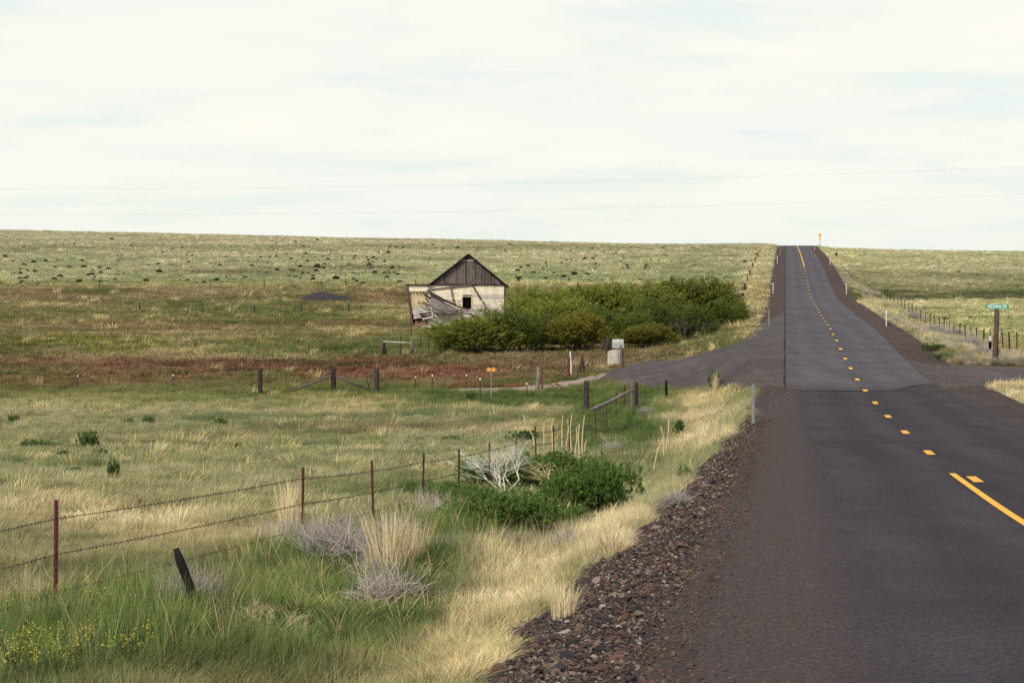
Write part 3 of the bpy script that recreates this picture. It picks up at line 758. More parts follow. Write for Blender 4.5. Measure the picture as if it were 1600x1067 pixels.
# ---- far field fences
def field_fence(name, label, posts, mats, wires=True, r=.05):
    root = empty(name, G(posts[0][0], posts[0][1])); tag(root, label, 'fence'); tp = []
    for i, (px, pyb, h) in enumerate(posts):
        p = G(px, pyb); s_ = ppm(p.y)
        rr = r*random.uniform(.8, 1.5); lx = random.uniform(-.07, .07)
        MB().tube([p-root.location-Vector((0, 0, .15)), p-root.location+Vector((lx, 0, h/s_))], [rr, rr*.9], 6).build('post', M[mats[i % len(mats)]], root)
        tp.append(p+Vector((0, 0, h/s_*.85)))
    if wires: wire_obj('fence_wire', tp, .006, root, None, .1, 4, 4, root.location)
    return root
field_fence('field_fence', 'farthest field fence crossing the pasture left of the house', [(60, 449, 10), (155, 450, 12), (247, 449, 10), (329, 448, 10), (413, 448, 11), (456, 449, 9), (497, 449, 9), (541, 448, 12), (601, 449, 14), (650, 449, 12)], ['wood_dark', 'wood_dark', 'wood_grey'])
field_fence('field_fence', 'nearer field fence of short stakes below the cinder heap', [(203, 489, 16), (218, 488, 15), (293, 492, 14), (324, 494, 15), (361, 491, 12), (397, 491, 13), (436, 491, 10), (471, 489, 13), (545, 488, 13), (620, 488, 13)], ['wood_grey', 'wood_dark', 'wood_dark'])
field_fence('field_fence', 'short dark posts right behind the bushes by the road', [(1142, 470, 8), (1151, 471, 9), (1155, 470, 9), (1161, 465, 7), (1164, 455, 8)], ['wood_dark'], False, .16)
field_fence('field_fence', 'dark fence climbing beside the left verge of the hill', [(1164, 452, 9), (1168, 440, 8), (1172, 429, 7), (1176, 418, 7), (1180, 408, 6), (1184, 400, 6), (1187, 396, 6)], ['wood_dark'], True, .10)
rfp = []
for i in range(34):
    d = 128*1.032**i
    if d > 345: break
    v = 14.6; x = v + SK*d
    rfp.append((800 + F*x/d, EY - F*float(ground(x, d))/d, 33*150/d))
field_fence('field_fence', 'long fence of thin dark stakes below the right bank', rfp, ['post_dark'], True, .04)
p = G(1307, 403); post_thing('wooden_post', 1307, 403, 8, 3, M['wood_char'], 'stubby dark post high on the right bank near the crest')

# ---- delineators
def delineator(px, pyb, hpx, label, white=False):
    p = G(px, pyb); s_ = ppm(p.y); h = hpx/s_
    o = empty('delineator_post', p, random.uniform(-.1, .1)); tag(o, label, 'road marker', 'slim delineator posts along the road verges')
    b = MB(); w = .095
    b.add([(-w/2, 0, -.2), (-w/4, -.018, -.2), (w/4, -.018, -.2), (w/2, 0, -.2), (w/2, .006, -.2), (-w/2, .006, -.2),
           (-w/2, 0, h-.03), (-w/4, -.018, h), (w/4, -.018, h), (w/2, 0, h-.03), (w/2, .006, h-.03), (-w/2, .006, h-.03)],
          [(0,1,7,6),(1,2,8,7),(2,3,9,8),(3,4,10,9),(4,5,11,10),(5,0,6,11),(6,7,8,9,10,11)])
    b.build('blade', M['delin_w'] if white else M['delin'], o)
    MB().box((0, -.021, h-.16), (.07, .006, .18)).build('reflector', M['signwhite'] if white else M['delin'], o)
delineator(1177, 662, 62, 'nearest grey delineator post at the gravel edge left of the road')
delineator(1201.5, 510, 26, 'second delineator up the left verge, level with the bushes')
delineator(1208, 459, 16.5, 'third delineator up the left verge, above the bushes', True)
delineator(1214.5, 412, 12, 'fourth delineator up the left verge', True)
delineator(1219, 399, 14, 'last delineator up the left verge, at the crest')
delineator(1385, 510, 26, 'nearest delineator on the right verge, white topped', True)
delineator(1322.5, 460, 17, 'second delineator up the right verge', True)
delineator(1297, 414, 13, 'third delineator up the right verge', True)
delineator(1272.5, 391, 9, 'last delineator up the right verge, at the crest', True)

# ---- street sign
p = G(1555, 568); s_ = ppm(p.y); o = empty('street_sign', p); tag(o, 'green street name sign on a rough brown wooden post', 'street sign')
MB().tube([(-.03, 0, -.3), (0, 0, 1.0), (.07, 0, 1.9), (.09, 0, 2.45), (.06, 0, 2.85)], [.135, .125, .12, .115, .10], 9, wob=.10).build('post', M['wood_brown'], o, True)
z0 = (568-479)/s_; cx = 2.5/s_
pn = MB().box((0, 0, 0), (35/s_, .012, 8.2/s_)).build('sign_panel', M['signgreen'], o); pn.location = (cx, -.13, z0)
fc = bpy.data.curves.new('lettering', 'FONT'); fc.body = 'REDDING RD'; fc.align_x = 'CENTER'; fc.align_y = 'CENTER'; fc.size = .20; fc.extrude = .002; fc.offset = .004
fo = bpy.data.objects.new('lettering_src', fc); COL.objects.link(fo)
dg_ = bpy.context.evaluated_depsgraph_get(); tm = bpy.data.meshes.new_from_object(fo.evaluated_get(dg_))
bpy.data.objects.remove(fo)
tm.materials.clear(); tm.materials.append(M['signwhite'])
wd = max(v_.co.x for v_ in tm.vertices) - min(v_.co.x for v_ in tm.vertices)
tx = link('lettering', tm, pn); tx.location = (0, -.012, 0); tx.rotation_euler = (math.pi/2, 0, 0); tx.scale = (30/s_/wd, 1.0, 1)
for zz_ in (-3.75, 3.75):
    MB().box((0, -.009, zz_/s_), (34.4/s_, .004, .25/s_)).build('sign_border', M['signwhite'], pn)
p2 = p + Vector((.19, .5, 0)); p2.z = float(GZ(p2.x, p2.y)); o = wobble_post(1.45, .10).build('wooden_post', M['wood_dark'], None, True); o.location = p2
tag(o, 'shorter dark post close behind the street sign post', 'post')
p2 = p + Vector((-.20, .3, 0)); p2.z = float(GZ(p2.x, p2.y)); o = empty('equipment_post', p2); tag(o, 'small post carrying a black box and white plate beside the street sign', 'post')
MB().box((0, 0, .55), (.05, .05, 1.5)).build('stake', M['galv'], o)
MB().box((0, -.04, 1.24), (.09, .03, .20)).build('plate', M['post_white'], o); MB().box((0, -.05, .9), (.12, .10, .34)).build('box', M['black'], o)
p2 = p + Vector((.38, .2, 0)); p2.z = float(GZ(p2.x, p2.y)); o = MB().tube([(.05, 0, -.1), (-.12, .1, .75)], [.02, .02], 6).build('guy_stake', M['delin']); o.location = p2
tag(o, 'thin pale stake leaning against the street sign post', 'stake')
# ---- warning sign on the crest
d = 604; x = (1281-800)/F*d; p = Vector((x, d, float(GZ(x, d)))); o = empty('warning_sign', p, .03); tag(o, 'orange diamond warning sign with small plate on the crest', 'road sign')
zc = EYE + (EY-368)/F*d - p.z
MB().box((0, .05, zc/2), (.1, .08, zc+.6)).build('post', M['delin'], o)
pn = MB().box((0, 0, zc+.05), (.78, .02, .78), None).build('sign_panel', M['orange'], o); pn.data.transform(Matrix.Translation((0, 0, zc+.05)) @ Matrix.Rotation(math.pi/4, 4, 'Y') @ Matrix.Translation((0, 0, -zc-.05)))
MB().box((0, 0, zc-.95), (.45, .02, .45)).build('advisory_plate', M['orange'], o)
# ---- overhead lines
D_W = 160.
def wp(px, py): return Vector(((px-800)/F*D_W, D_W, EYE + (EY-py)/F*D_W))
for nm, pts in (('upper', [(-330, 290), (0, 296), (350, 294.5), (700, 290), (1000, 282), (1300, 272.5), (1600, 261), (1930, 246)]), ('lower', [(-330, 331), (0, 335.5), (350, 335), (700, 331.5), (1000, 324), (1300, 316), (1600, 304), (1930, 290)])):
    b = MB(); b.tube([wp(*q_) for q_ in pts], [.0028]*len(pts), 5); o = b.build('power_line', M['wire']); tag(o, nm + ' of the two thin wires crossing the sky', 'cable')
for px, pt, lbl in ((-330, 290, 'left'), (1930, 246, 'right')):
    x = (px-800)/F*D_W; g_ = float(GZ(x, D_W)); o = empty('utility_pole', (x, D_W, g_)); tag(o, 'wooden utility pole carrying the overhead wires on the far ' + lbl, 'utility pole')
    h = wp(px, pt).z - g_ + .3
    MB().tube([(0, .15, -1), (0, .15, h)], [.17, .11], 10).build('pole', M['pole'], o, True)
    MB().box((0, .0, h-.35), (.1, .1, .1)).build('insulator', M['galv'], o); MB().box((0, .0, h-2.15), (.1, .1, .1)).build('insulator', M['galv'], o)

# ---- cinder heap
p = G(512, 470); s_ = ppm(p.y); n_ = 36; b = MB(); vs, fs = [], []
for j in range(13):
    for i in range(n_):
        a = 2*math.pi*i/n_; r = j/12
        w = 1 + .12*math.sin(3*a+1) + .08*math.sin(7*a)
        x, y = math.cos(a)*r*w*48/s_, math.sin(a)*r*w*2.3
        h = (1-r)**.75 * 14.5/s_ * (1 - .16*x*s_/48) + random.uniform(-.03, .03)
        vs.append((x - (1-r)*12/s_, y, h if j < 12 else -.25))
for j in range(12):
    for i in range(n_): fs.append((j*n_+i, j*n_+(i+1) % n_, (j+1)*n_+(i+1) % n_, (j+1)*n_+i))
b.add(vs, fs); o = b.build('cinder_heap', M['heap'], None, True); o.location = p; tag(o, 'low heap of dark cinders in the field left of the house', 'heap')

# ------------------------------------------------------------------ the collapsing farmhouse
HP = G(713, 513); HS = ppm(HP.y)
house = empty('farmhouse', HP, 0.0); tag(house, 'abandoned farmhouse with grey gable and collapsing cream front wall', 'house')
def H(px, py, y=0.): return Vector(((px-713)/HS, y, (513-py)/HS))
def plank(name, a, b_, w, th, mat, jit=.012, up=Vector((0, 1, 0))):
    return MB().beam(a, b_, w, th, jit, up=up).build(name, M[mat], house)
WT, DEP = (513-446)/HS, 7.5
# right hand cream front: horizontal boards, broken round the window
wx0, wx1, wz0, wz1 = (723-713)/HS, (737-713)/HS, (513-483)/HS, (513-464)/HS
nb = 18; bh = WT/nb
xL, xR = (668-713)/HS, (787.5-713)/HS
for i in range(nb):
    z0_, z1_ = i*bh+.002, (i+1)*bh-.002; zc_ = (z0_+z1_)/2
    mat = 'wood_cream' if zc_ > .46*WT else 'wood_bare'
    if zc_ > .92*WT: mat = 'wood_cream'
    spans = [(xL + random.uniform(-.05, .12), xR)]
    if z1_ > wz0 and z0_ < wz1: spans = [(xL, wx0), (wx1, xR)]
    for a_, c_ in spans:
        cut = [a_] + sorted(random.uniform(a_, c_) for _ in range(1 if c_-a_ > 2 else 0)) + [c_]
        for u0, u1 in zip(cut[:-1], cut[1:]):
            b = MB(); b.add([(u0+.004, -.012, z0_), (u1-.004, -.012, z0_), (u1-.004, .02, z0_), (u0+.004, .02, z0_), (u0+.004, .006, z1_+.02), (u1-.004, .006, z1_+.02), (u1-.004, .03, z1_+.02), (u0+.004, .03, z1_+.02)],
                            [(0,1,5,4),(1,2,6,5),(2,3,7,6),(3,0,4,7),(4,5,6,7),(3,2,1,0)])
            o = b.build('siding_board', M[mat if random.random() > .12 else ('wood_bare' if zc_ < .8*WT else mat)], house); o.rotation_euler = (0, random.uniform(-.004, .004), 0)
# black block painting the dark behind the window, then side, back, floor
MB().box(((xL+xR)/2, .10, WT/2), (xR-xL-.05, .05, WT)).build('sheathing', M['wood_dark'], house) if False else None
def wall(name, a, c, y0, y1, z0_, z1_, mat):
    return MB().box(((a+c)/2, (y0+y1)/2, (z0_+z1_)/2), (c-a, y1-y0, z1_-z0_)).build(name, M[mat], house)
wall('painted_window_dark', wx0-.3, wx1+.3, .3, 1.6, wz0-.3, wz1+.3, 'black')
wall('side_wall', xR-.04, xR+.05, .05, DEP, 0, WT, 'wood_dark')  # right wall in darker wood, its shade put into the colour
wall('back_wall', (637-713)/HS, xR, DEP, DEP+.1, 0, WT, 'wood_grey')
wall('side_wall', (640-713)/HS, (640-713)/HS+.08, .9, DEP, 0, WT, 'wood_grey')
wall('ceiling', (640-713)/HS, xR, .06, DEP, WT-.06, WT, 'wood_dark')
wall('floor', (643-713)/HS, xR, -.05, DEP, -.15, .05, 'wood_dark')
for a, c in ((H(788.8, 446, -.03), H(788.8, 513, -.03)),): plank('shaded_corner_board', a, c, .12, .10, 'wood_brown')  # brown strip carries the shade of the right side in its colour
fr = plank('window_frame', H(722, 463, -.03), H(722, 484, -.03), .10, .05, 'wood_bare'); plank('window_frame', H(737.4, 463, -.03), H(737.4, 485, -.03), .10, .05, 'wood_plank')
plank('window_frame', H(722, 463.6, -.03), H(738, 463.6, -.03), .08, .04, 'wood_bare')
plank('eave_board', H(635, 445.2, -.06), H(690, 444.8, -.06), .10, .12, 'wood_dark'); plank('eave_board', H(690, 444.8, -.06), H(791, 445.4, -.06), .10, .12, 'wood_dark')
# left bay: recessed upright planks, studs, tilted corner post, floor
for i in range(13):
    px = 640.5 + i*2.5
    plank('upright_plank', H(px-1.0, 446.5, .16), H(px+5.0-i*.25, 490 + random.uniform(-2, 3), .14), 2.2/HS, .03, 'wood_plank' if i < 11 else 'wood_bare')
    if i % 2 == 0 and i < 12: plank('rafter_stub', H(px+.5, 457.0, .10), H(px+1.3, 459.6, .02), .07, .06, 'wood_dark')
plank('wall_panel', H(646, 489, .11), H(672, 488, .11), 1.0, .03, 'wood_bare', up=Vector((0, 1, 0)))
plank('wall_panel', H(637, 451, .06), H(672, 450, .06), .55, .03, 'wood_cream')
plank('corner_piece', H(636.2, 446, -.02), H(644.8, 512, .02), .16, .16, 'wood_brown'); plank('corner_piece', H(642.5, 487, .25), H(646.5, 505, .25), .18, .10, 'black')  # second strip is near-black, set back inside the corner
for i in range(4):
    plank('floor_board', H(647-i*.5, 503+i*2.6, .3-.1*i), H(686, 501.5+i*2.3, .3-.1*i), .12, .05, 'wood_red')
plank('foundation_sill', H(641, 513.4, -.25), H(662, 511.6, -.25), .17, .25, 'white_sill'); plank('foundation_sill', H(662, 511.2, -.25), H(690, 509.8, -.25), .15, .22, 'white_sill')
# fallen grey wall sheet and loose timbers
b = MB(); b.add([H(672.5, 463, -.12), H(712, 481, -.4), H(719, 486, -.6), H(700, 491, -.7), H(678, 488, -.6), H(672.5, 475, -.3)], [(0, 1, 2, 3, 4, 5)])
b.add([p_ + Vector((0, .06, 0)) for p_ in (H(672.5, 463, -.12), H(712, 481, -.4), H(719, 486, -.6), H(700, 491, -.7), H(678, 488, -.6), H(672.5, 475, -.3))], [(5, 4, 3, 2, 1, 0)])
b.build('fallen_sheet', M['wood_sheet'], house)
for a, c, w, m in (((667, 453.3, -.1), (706, 448.6, -.12), .10, 'wood_grey'), ((706, 448.6, -.12), (738.5, 445.6, -.1), .10, 'wood_grey'),
                   ((738, 445.2, -.1), (752.5, 469, -.35), .14, 'wood_dark'), ((755, 471, -.4), (760, 482, -.6), .13, 'wood_grey'), ((704.5, 449, -.1), (709, 473, -.2), .13, 'wood_grey'),
                   ((671.5, 460, -.2), (714, 478, -.7), .17, 'wood_dark'), ((668, 454.5, -.14), (690, 466, -.3), .12, 'wood_dark'), ((660, 457, -.05), (673, 466, -.2), .10, 'wood_dark'),
                   ((652.5, 472.5, -.2), (700, 489, -.9), .10, 'wood_grey'), ((660.5, 472, -.2), (672, 478, -.5), .09, 'wood_dark'), ((664.5, 466, -.1), (671, 474, -.3), .09, 'wood_dark'),
                   ((690, 482, -.9), (734, 486, -.5), .11, 'wood_grey'), ((714, 479, -.5), (733, 484, -.4), .11, 'wood_brown'), ((674, 485, -.6), (677, 493, -.6), .11, 'wood_bare'),
                   ((655, 491, .1), (676, 489, -.3), .12, 'wood_dark'), ((658, 494, .1), (680, 496, -.5), .16, 'wood_dark'), ((650, 499, .1), (676, 495.5, -.4), .09, 'wood_dark'), ((660, 499, -.1), (680, 494.5, -.5), .11, 'white_sill'),
                   ((714, 469, -.2), (718, 488, -.6), .16, 'wood_plank')):
    plank('loose_timber', H(*a), H(*c), w, .06, m)
# gable
gl, gr, gx, gz = (672.5-713)/HS, (789.5-713)/HS, (732-713)/HS, (513-398)/HS
gb = WT+.02; nbd = 24; step = (gr-gl)/nbd
def gtop(x): return gb + (gz-gb)*((x-gl)/(gx-gl) if x < gx else (gr-x)/(gr-gx))
for i in range(nbd):
    x0, x1 = gl+i*step+.006, gl+(i+1)*step-.006
    xm = [x0, x1] if not (x0 < gx < x1) else [x0, gx, x1]
    y_ = random.uniform(-.012, .012); bot = gb - random.uniform(0, .03)
    top = [(x, max(gtop(x)-.03, bot+.01)) for x in xm]
    n_ = len(xm); poly = [(x0, bot), (x1, bot)] + top[::-1]
    k = len(poly); vs = [(x, y_-.015, z) for x, z in poly] + [(x, y_+.02, z) for x, z in poly]
    MB().add(vs, [tuple(range(k)), tuple(range(2*k-1, k-1, -1))] + [(i_, k+i_, k+(i_+1) % k, (i_+1) % k) for i_ in range(k)]).build('gable_board', M['wood_gable'], house)
plank('gable_tie', H(723.5, 407.2, -.05), H(740, 407.6, -.05), .09, .05, 'wood_bare')
rf_ = []
for sx, (ax, az), (bx_, bz) in ((-1, (gl-.25, gb-.12), (gx, gz)), (1, (gr+.2, gb-.12), (gx, gz))):
    nrm = Vector((-(bz-az), 0, bx_-ax)).normalized()*(.07 if sx < 0 else -.07)
    q4 = [Vector((ax, -.28, az)), Vector((bx_, -.28, bz)), Vector((bx_, DEP+.3, bz)), Vector((ax, DEP+.3, az))]
    MB().add([p_ + nrm*.05 for p_ in q4] + [p_ + nrm for p_ in q4], [(0,1,2,3),(7,6,5,4),(0,4,5,1),(1,5,6,2),(2,6,7,3),(3,7,4,0)]).build('roof_slope', M['wood_dark'], house)
    plank('rake_board', Vector((ax, -.31, az+.02)), Vector((bx_, -.31, bz+.04)), .05, .09, 'wood_dark', .005)
wall('shed_roof', (635-713)/HS, gl+.1, -.1, DEP, WT+.045, WT+.10, 'wood_dark')

# ------------------------------------------------------------------ plants that stand alone
def leaf_mesh(name, P_, N_, size, mat, var, twigs=None):
    """pointed leaf quads at P_, roughly along N_"""
    n = len(P_); a = N_/np.linalg.norm(N_, axis=1, keepdims=True)
    r = RNG.normal(size=(n, 3)); s = np.cross(a, r); s /= np.linalg.norm(s, axis=1, keepdims=True)+1e-9
    L = (size*RNG.uniform(.7, 1.4, n))[:, None]; W = L*.36
    V = np.stack([P_, P_+a*L*.5+s*W, P_+a*L, P_+a*L*.5-s*W], 1).reshape(-1, 3)
    Fq = np.arange(4*n).reshape(-1, 4)
    me = npmesh(name, V, Fq, mat)
    at = me.attributes.new('var', 'FLOAT', 'POINT'); at.data.foreach_set('value', np.repeat(np.clip(var, 0, 1), 4).astype(np.float32))
    return me
def shrub_mesh(w, h, shoots, per, size, mat, seed, upright=.55, skirt=0.0):
    """dome of upward shoots carrying leaves; size in metres, base at z=0"""
    r = np.random.default_rng(seed)
    k = 9; lob = np.stack([r.uniform(-.66, .66, k)*w/2, r.uniform(-.6, .6, k)*w/2*.8, r.uniform(.22, .60, k)*h], 1)
    lr = np.stack([r.uniform(.30, .48, k)*w/2*1.25, r.uniform(.3, .45, k)*w/2, r.uniform(.30, .42, k)*h], 1)
    P_, N_, Va = [], [], []
    tw = MB()
    for i in range(shoots):
        j = r.integers(k); dr_ = r.normal(size=3); dr_ /= np.linalg.norm(dr_)
        if dr_[2] < -.55: dr_[2] *= -.6
        rad = r.uniform(.72, 1.0)
        c0 = lob[j] + lr[j]*dr_*rad; c0[2] = max(c0[2], .05*h)
        g_ = dr_*np.array([1, 1, .6])*(1-upright) + np.array([0, 0, upright]) + r.normal(size=3)*.22; g_ /= np.linalg.norm(g_)
        Ls = h*r.uniform(.08, .20)*(1.5 if r.random() < .06 else .85); br = r.random()
        t_ = r.random(per)
        pp = c0 + g_*(t_*Ls)[:, None] + r.normal(size=(per, 3))*Ls*.18*(1.15-t_)[:, None]
        nn = g_*.8 + r.normal(size=(per, 3))*.7
        P_.append(pp); N_.append(nn); Va.append(np.full(per, br)*.5 + r.random(per)*.3 + .25*t_)
    P_, N_, Va = np.concatenate(P_), np.concatenate(N_), np.concatenate(Va)
    ok = P_[:, 2] > .02
    me = leaf_mesh('crown', P_[ok], N_[ok], size, mat, Va[ok])
    for j in range(k):
        st = Vector((r.uniform(-.12, .12)*w, r.uniform(-.1, .1)*w, -.15)); en = Vector(lob[j]); md = st.lerp(en, .5) + Vector((r.uniform(-.1, .1), r.uniform(-.1, .1), .1))*h*.3
        tw.tube([st, md, en, en + Vector((r.uniform(-.1, .1)*w, 0, .25*h))], [.05*h/3, .035*h/3, .02*h/3, .006], 5)
        for q_ in range(5):
            e2 = Vector(lob[j] + lr[j]*r.normal(size=3)*.55); tw.tube([md, md.lerp(e2, .5)+Vector((0, 0, .04*h)), e2], [.016*h/3, .011*h/3, .004], 4, cap=False)
    return me, tw.mesh('trunk', M['bark'])
def plant(name, px, pyb, wpx, hpx, meshes, label, cat, base, group=None, d=None, rz=None, names=('crown', 'trunk'), dup=True):
    """copy of a prototype scaled to the size it has in the photograph"""
    p = G(px, pyb, d); s_ = ppm(p.y); o = empty(name, p, random.uniform(-.5, .5) if rz is None else rz)
    o.scale = (wpx/s_/base[0], wpx/s_/base[0], hpx/s_/base[1]); tag(o, label, cat, group)
    for nm, m_ in zip(names, meshes):
        if m_ is not None: link(nm, m_, o)
    return o
SH = {}
for key, mat, sd_ in (('g', 'leaf_green', 1), ('g2', 'leaf_green', 2), ('o', 'leaf_olive', 3), ('d', 'leaf_deep', 4)):
    SH[key] = shrub_mesh(5, 4, 1500, 34, .085, M[mat], sd_, .45)
for i, (px, pyb, w, h, k, lab) in enumerate([
    (742, 551, 128, 56, 'g', 'leftmost round green bush in front of the farmhouse'),
    (826, 551, 105, 66, 'd', 'dark green bush second from the left in the thicket front'),
    (908, 550, 105, 64, 'o', 'olive coloured bush in the middle of the thicket front'),
    (1017, 543, 92, 38, 'o', 'low yellowish bush right of the mailbox'),
    (963, 540, 100, 62, 'd', 'dark bush behind the mailbox'),
    (800, 538, 96, 56, 'g2', 'green bush beside the right corner of the farmhouse'),
    (852, 528, 110, 82, 'g2', 'tall green bush in the back row right of the farmhouse'),
    (922, 524, 140, 80, 'g', 'broad green bush at the middle of the back row'),
    (1003, 520, 150, 77, 'g2', 'broad green bush in the back row above the mailbox'),
    (1070, 512, 150, 78, 'g', 'tallest green bush of the thicket near the road'),
    (1050, 535, 110, 66, 'd', 'dark bush with bare twigs at the right of the thicket front'),
    (1118, 506, 90, 66, 'o', 'olive bush at the right end of the thicket'),
    (1140, 510, 46, 44, 'd', 'small dark green bush at the road end of the thicket'),
    (877, 540, 110, 72, 'g', 'green bush between olive bush and back row'),
    (706, 548, 52, 40, 'g2', 'small bush hugging the left edge of the thicket')]):
    plant('bush', px, pyb, w*1.12, h*.97, SH[k], lab, 'bush', (5, 4), 'bushes of the thicket beside the farmhouse')
# grey bare twigs in the thicket
def dead_branch(w, h, seed, levels=4, r0=.03, spread=.7, mat=None, name='branches'):
    r = random.Random(seed); b = MB()
    def grow(p, d_, L, rad, lev):
        q_ = p + d_*L*.5 + Vector((r.uniform(-1, 1), r.uniform(-1, 1), r.uniform(-.3, 1)))*L*.10
        e = q_ + d_*L*.5 + Vector((r.uniform(-1, 1), r.uniform(-1, 1), r.uniform(-.5, .6)))*L*.14
        b.tube([p, q_, e], [rad, rad*.8, rad*.6], 5, cap=False)
        if lev > 0:
            for _ in range(3 if lev > 1 else 4):
                nd = (d_ + Vector((r.uniform(-1, 1), r.uniform(-1, 1), r.uniform(-.35, .6)))*spread).normalized()
                grow(e if r.random() < .6 else q_, nd, L*r.uniform(.6, .85), rad*.58, lev-1)
    for _ in range(5):
        a = r.uniform(0, 6.28); grow(Vector((0, 0, 0)), Vector((math.cos(a)*.8, math.sin(a)*.6, r.uniform(.5, 1.1))).normalized(), h*.42, r0, levels)
    xs = [v_[0] for v_ in b.v]; zs = [v_[2] for v_ in b.v]
    sx, sz = w/(max(xs)-min(xs)), h/max(zs)
    b.v = [(v_[0]*sx, v_[1]*sx, max(v_[2], -.05)*sz) for v_ in b.v]
    return b.mesh(name, mat or M['dead'])
p = G(1075, 535); o = link('bare_shrub', dead_branch(3.6, 1.9, 5, 3, .03, .6, M['bark'])); o.location = p + Vector((0, -1.2, 0)); tag(o, 'bare grey twiggy shrub showing at the thicket front', 'shrub')
# sagebrush over the far pasture
SG = [leaf_mesh('foliage', *(lambda P0, N0: (P0*np.array([.5, .5, .62]), N0))(*(lambda u: (u*np.array([1, 1, .9])*RNG.uniform(.55, 1, (len(u), 1)) + np.array([0, 0, .12]), u + np.array([0, 0, .5]) + RNG.normal(size=u.shape)*.5))((lambda q_: np.abs(q_*np.array([0, 0, 1])) + q_*np.array([1, 1, 0]))((lambda g_: g_/np.linalg.norm(g_, axis=1, keepdims=True))(RNG.normal(size=(300, 3)))))), .22, M['leaf_sage'], RNG.random(300)) for _ in range(4)]
rs = np.random.default_rng(42); cnt = 0
while cnt < 290:
    px, py = rs.uniform(-30, 1190), 374 + 72*rs.random()
    if rs.random() > (.5 + .5*(450 < px < 1050)) or py < 366 + (px/1600)*30: continue
    if py < 386 and rs.random() < .6: continue
    if 1020 < px and py > 415: continue
    if 630 < px < 800 and py > 395: continue
    p = G(px, py); o = link('sagebrush', SG[cnt % 4]); o.location = p
    s0 = rs.uniform(.24, .50) * (1.35 if rs.random() < .2 else 1); o.scale = (s0*1.3, s0*1.3, s0*1.0); o.rotation_euler = (0, 0, rs.uniform(0, 6.28))
    tag(o, 'small dark sagebrush dotted over the pale pasture behind the house', 'sagebrush', 'sagebrush dotted over the far left pasture'); cnt += 1
for k in range(34):
    px, py = rs.uniform(1380, 1620), rs.uniform(400, 530)
    if 450 < py < 470: continue
    o = link('sagebrush', SG[k % 4]); o.location = G(px, py); s0 = rs.uniform(.22, .45); o.scale = (s0*1.6, s0*1.4, s0*.9)
    tag(o, 'small dark tuft dotted over the pasture right of the road', 'sagebrush', 'tufts dotted over the right pasture')
# feathery green hemlock-like clump in the ditch and other weeds
FERN = [shrub_mesh(1.6, 1.1, 620, 44, .032, M['leaf_fern'], 20+k, .40) for k in range(3)]
for i, (px, pyb, w, h, lab) in enumerate([(800, 845, 150, 92, 'feathery green weed clump right of the grey tumbleweeds'), (725, 806, 100, 50, 'low feathery green weed clump by the fourth steel post'), (905, 815, 130, 80, 'feathery green weed clump beside the dry ditch grass'),
    (945, 812, 95, 108, 'tallest dark green feathery weed clump nearest the road'), (850, 768, 150, 66, 'feathery green weed clump under the pale stalks'), (775, 768, 120, 56, 'feathery green weeds behind the bleached dead bush'), (655, 782, 66, 34, 'small yellowish green weed clump at the third steel post'), (735, 838, 110, 64, 'feathery green weed clump left of the bleached bush'), (865, 838, 110, 56, 'feathery green weed clump among bare twigs'), (920, 770, 100, 60, 'feathery green weed clump at the foot of the tall pale stalks'), (690, 790, 80, 40, 'feathery green weeds between the third and fourth steel posts')]):
    plant('feathery_weed', px, pyb, w, h, FERN[i % 3], lab, 'weed', (1.6, 1.1), 'green feathery weeds in the roadside ditch', names=('foliage', 'stems'))
WEED = [shrub_mesh(1, .5, 130, 22, .05, M['leaf_weed'], 40+k, .4) for k in range(2)]
for i, (px, pyb, w, h, lab) in enumerate([(137, 700, 34, 20, 'largest dark green weed tuft in the left field'), (20, 662, 17, 11, 'small dark green tuft at the left edge of the field'), (201, 664, 17, 9, 'dark green tuft left of a pair in the mid field'), (231, 663, 17, 10, 'dark green tuft right of a pair in the mid field'),
    (342, 664, 21, 9, 'lone dark green tuft right of the mid field pair'), (176, 752, 18, 22, 'upright dusty green tuft in the left field'), (112, 742, 34, 10, 'flat green weed patch left of the upright tuft'), (48, 702, 36, 10, 'flat green weed patch near the left edge'), (95, 714, 34, 9, 'flat green weed patch below the largest tuft'),
    (155, 712, 22, 9, 'small green tuft beside the largest tuft'), (372, 700, 14, 8, 'small green tuft below the reddish grass streak'), (735, 628, 15, 12, 'leafy green weed beside the white tipped stakes'), (985, 790, 26, 12, 'small green weed at the edge of the dry ditch grass'),
    (1068, 755, 20, 18, 'small green weed on the rubble edge'), (1060, 680, 17, 18, 'round green weed in the pale roadside grass'), (1115, 606, 18, 18, 'round green weed at the corner of the gravel apron'), (1470, 562, 32, 16, 'green weed clump on the right bank near the street sign'), (1455, 548, 36, 16, 'green weed patch on the right bank'),
    (818, 690, 48, 14, 'flat green weed patch behind the fence'), (60, 700, 60, 8, 'broad low green weed patch in the left field'), (700, 690, 40, 8, 'low green weed patch in the middle of the field'), (645, 690, 30, 7, 'narrow green weed patch in the middle of the field')]):
    plant('weed_tuft', px, pyb + (3 if pyb > 600 else 0), w*1.15, h*(1.7 if pyb > 600 else .7), WEED[i % 2], lab, 'weed', (1, .5), None, names=('foliage', 'stems'))
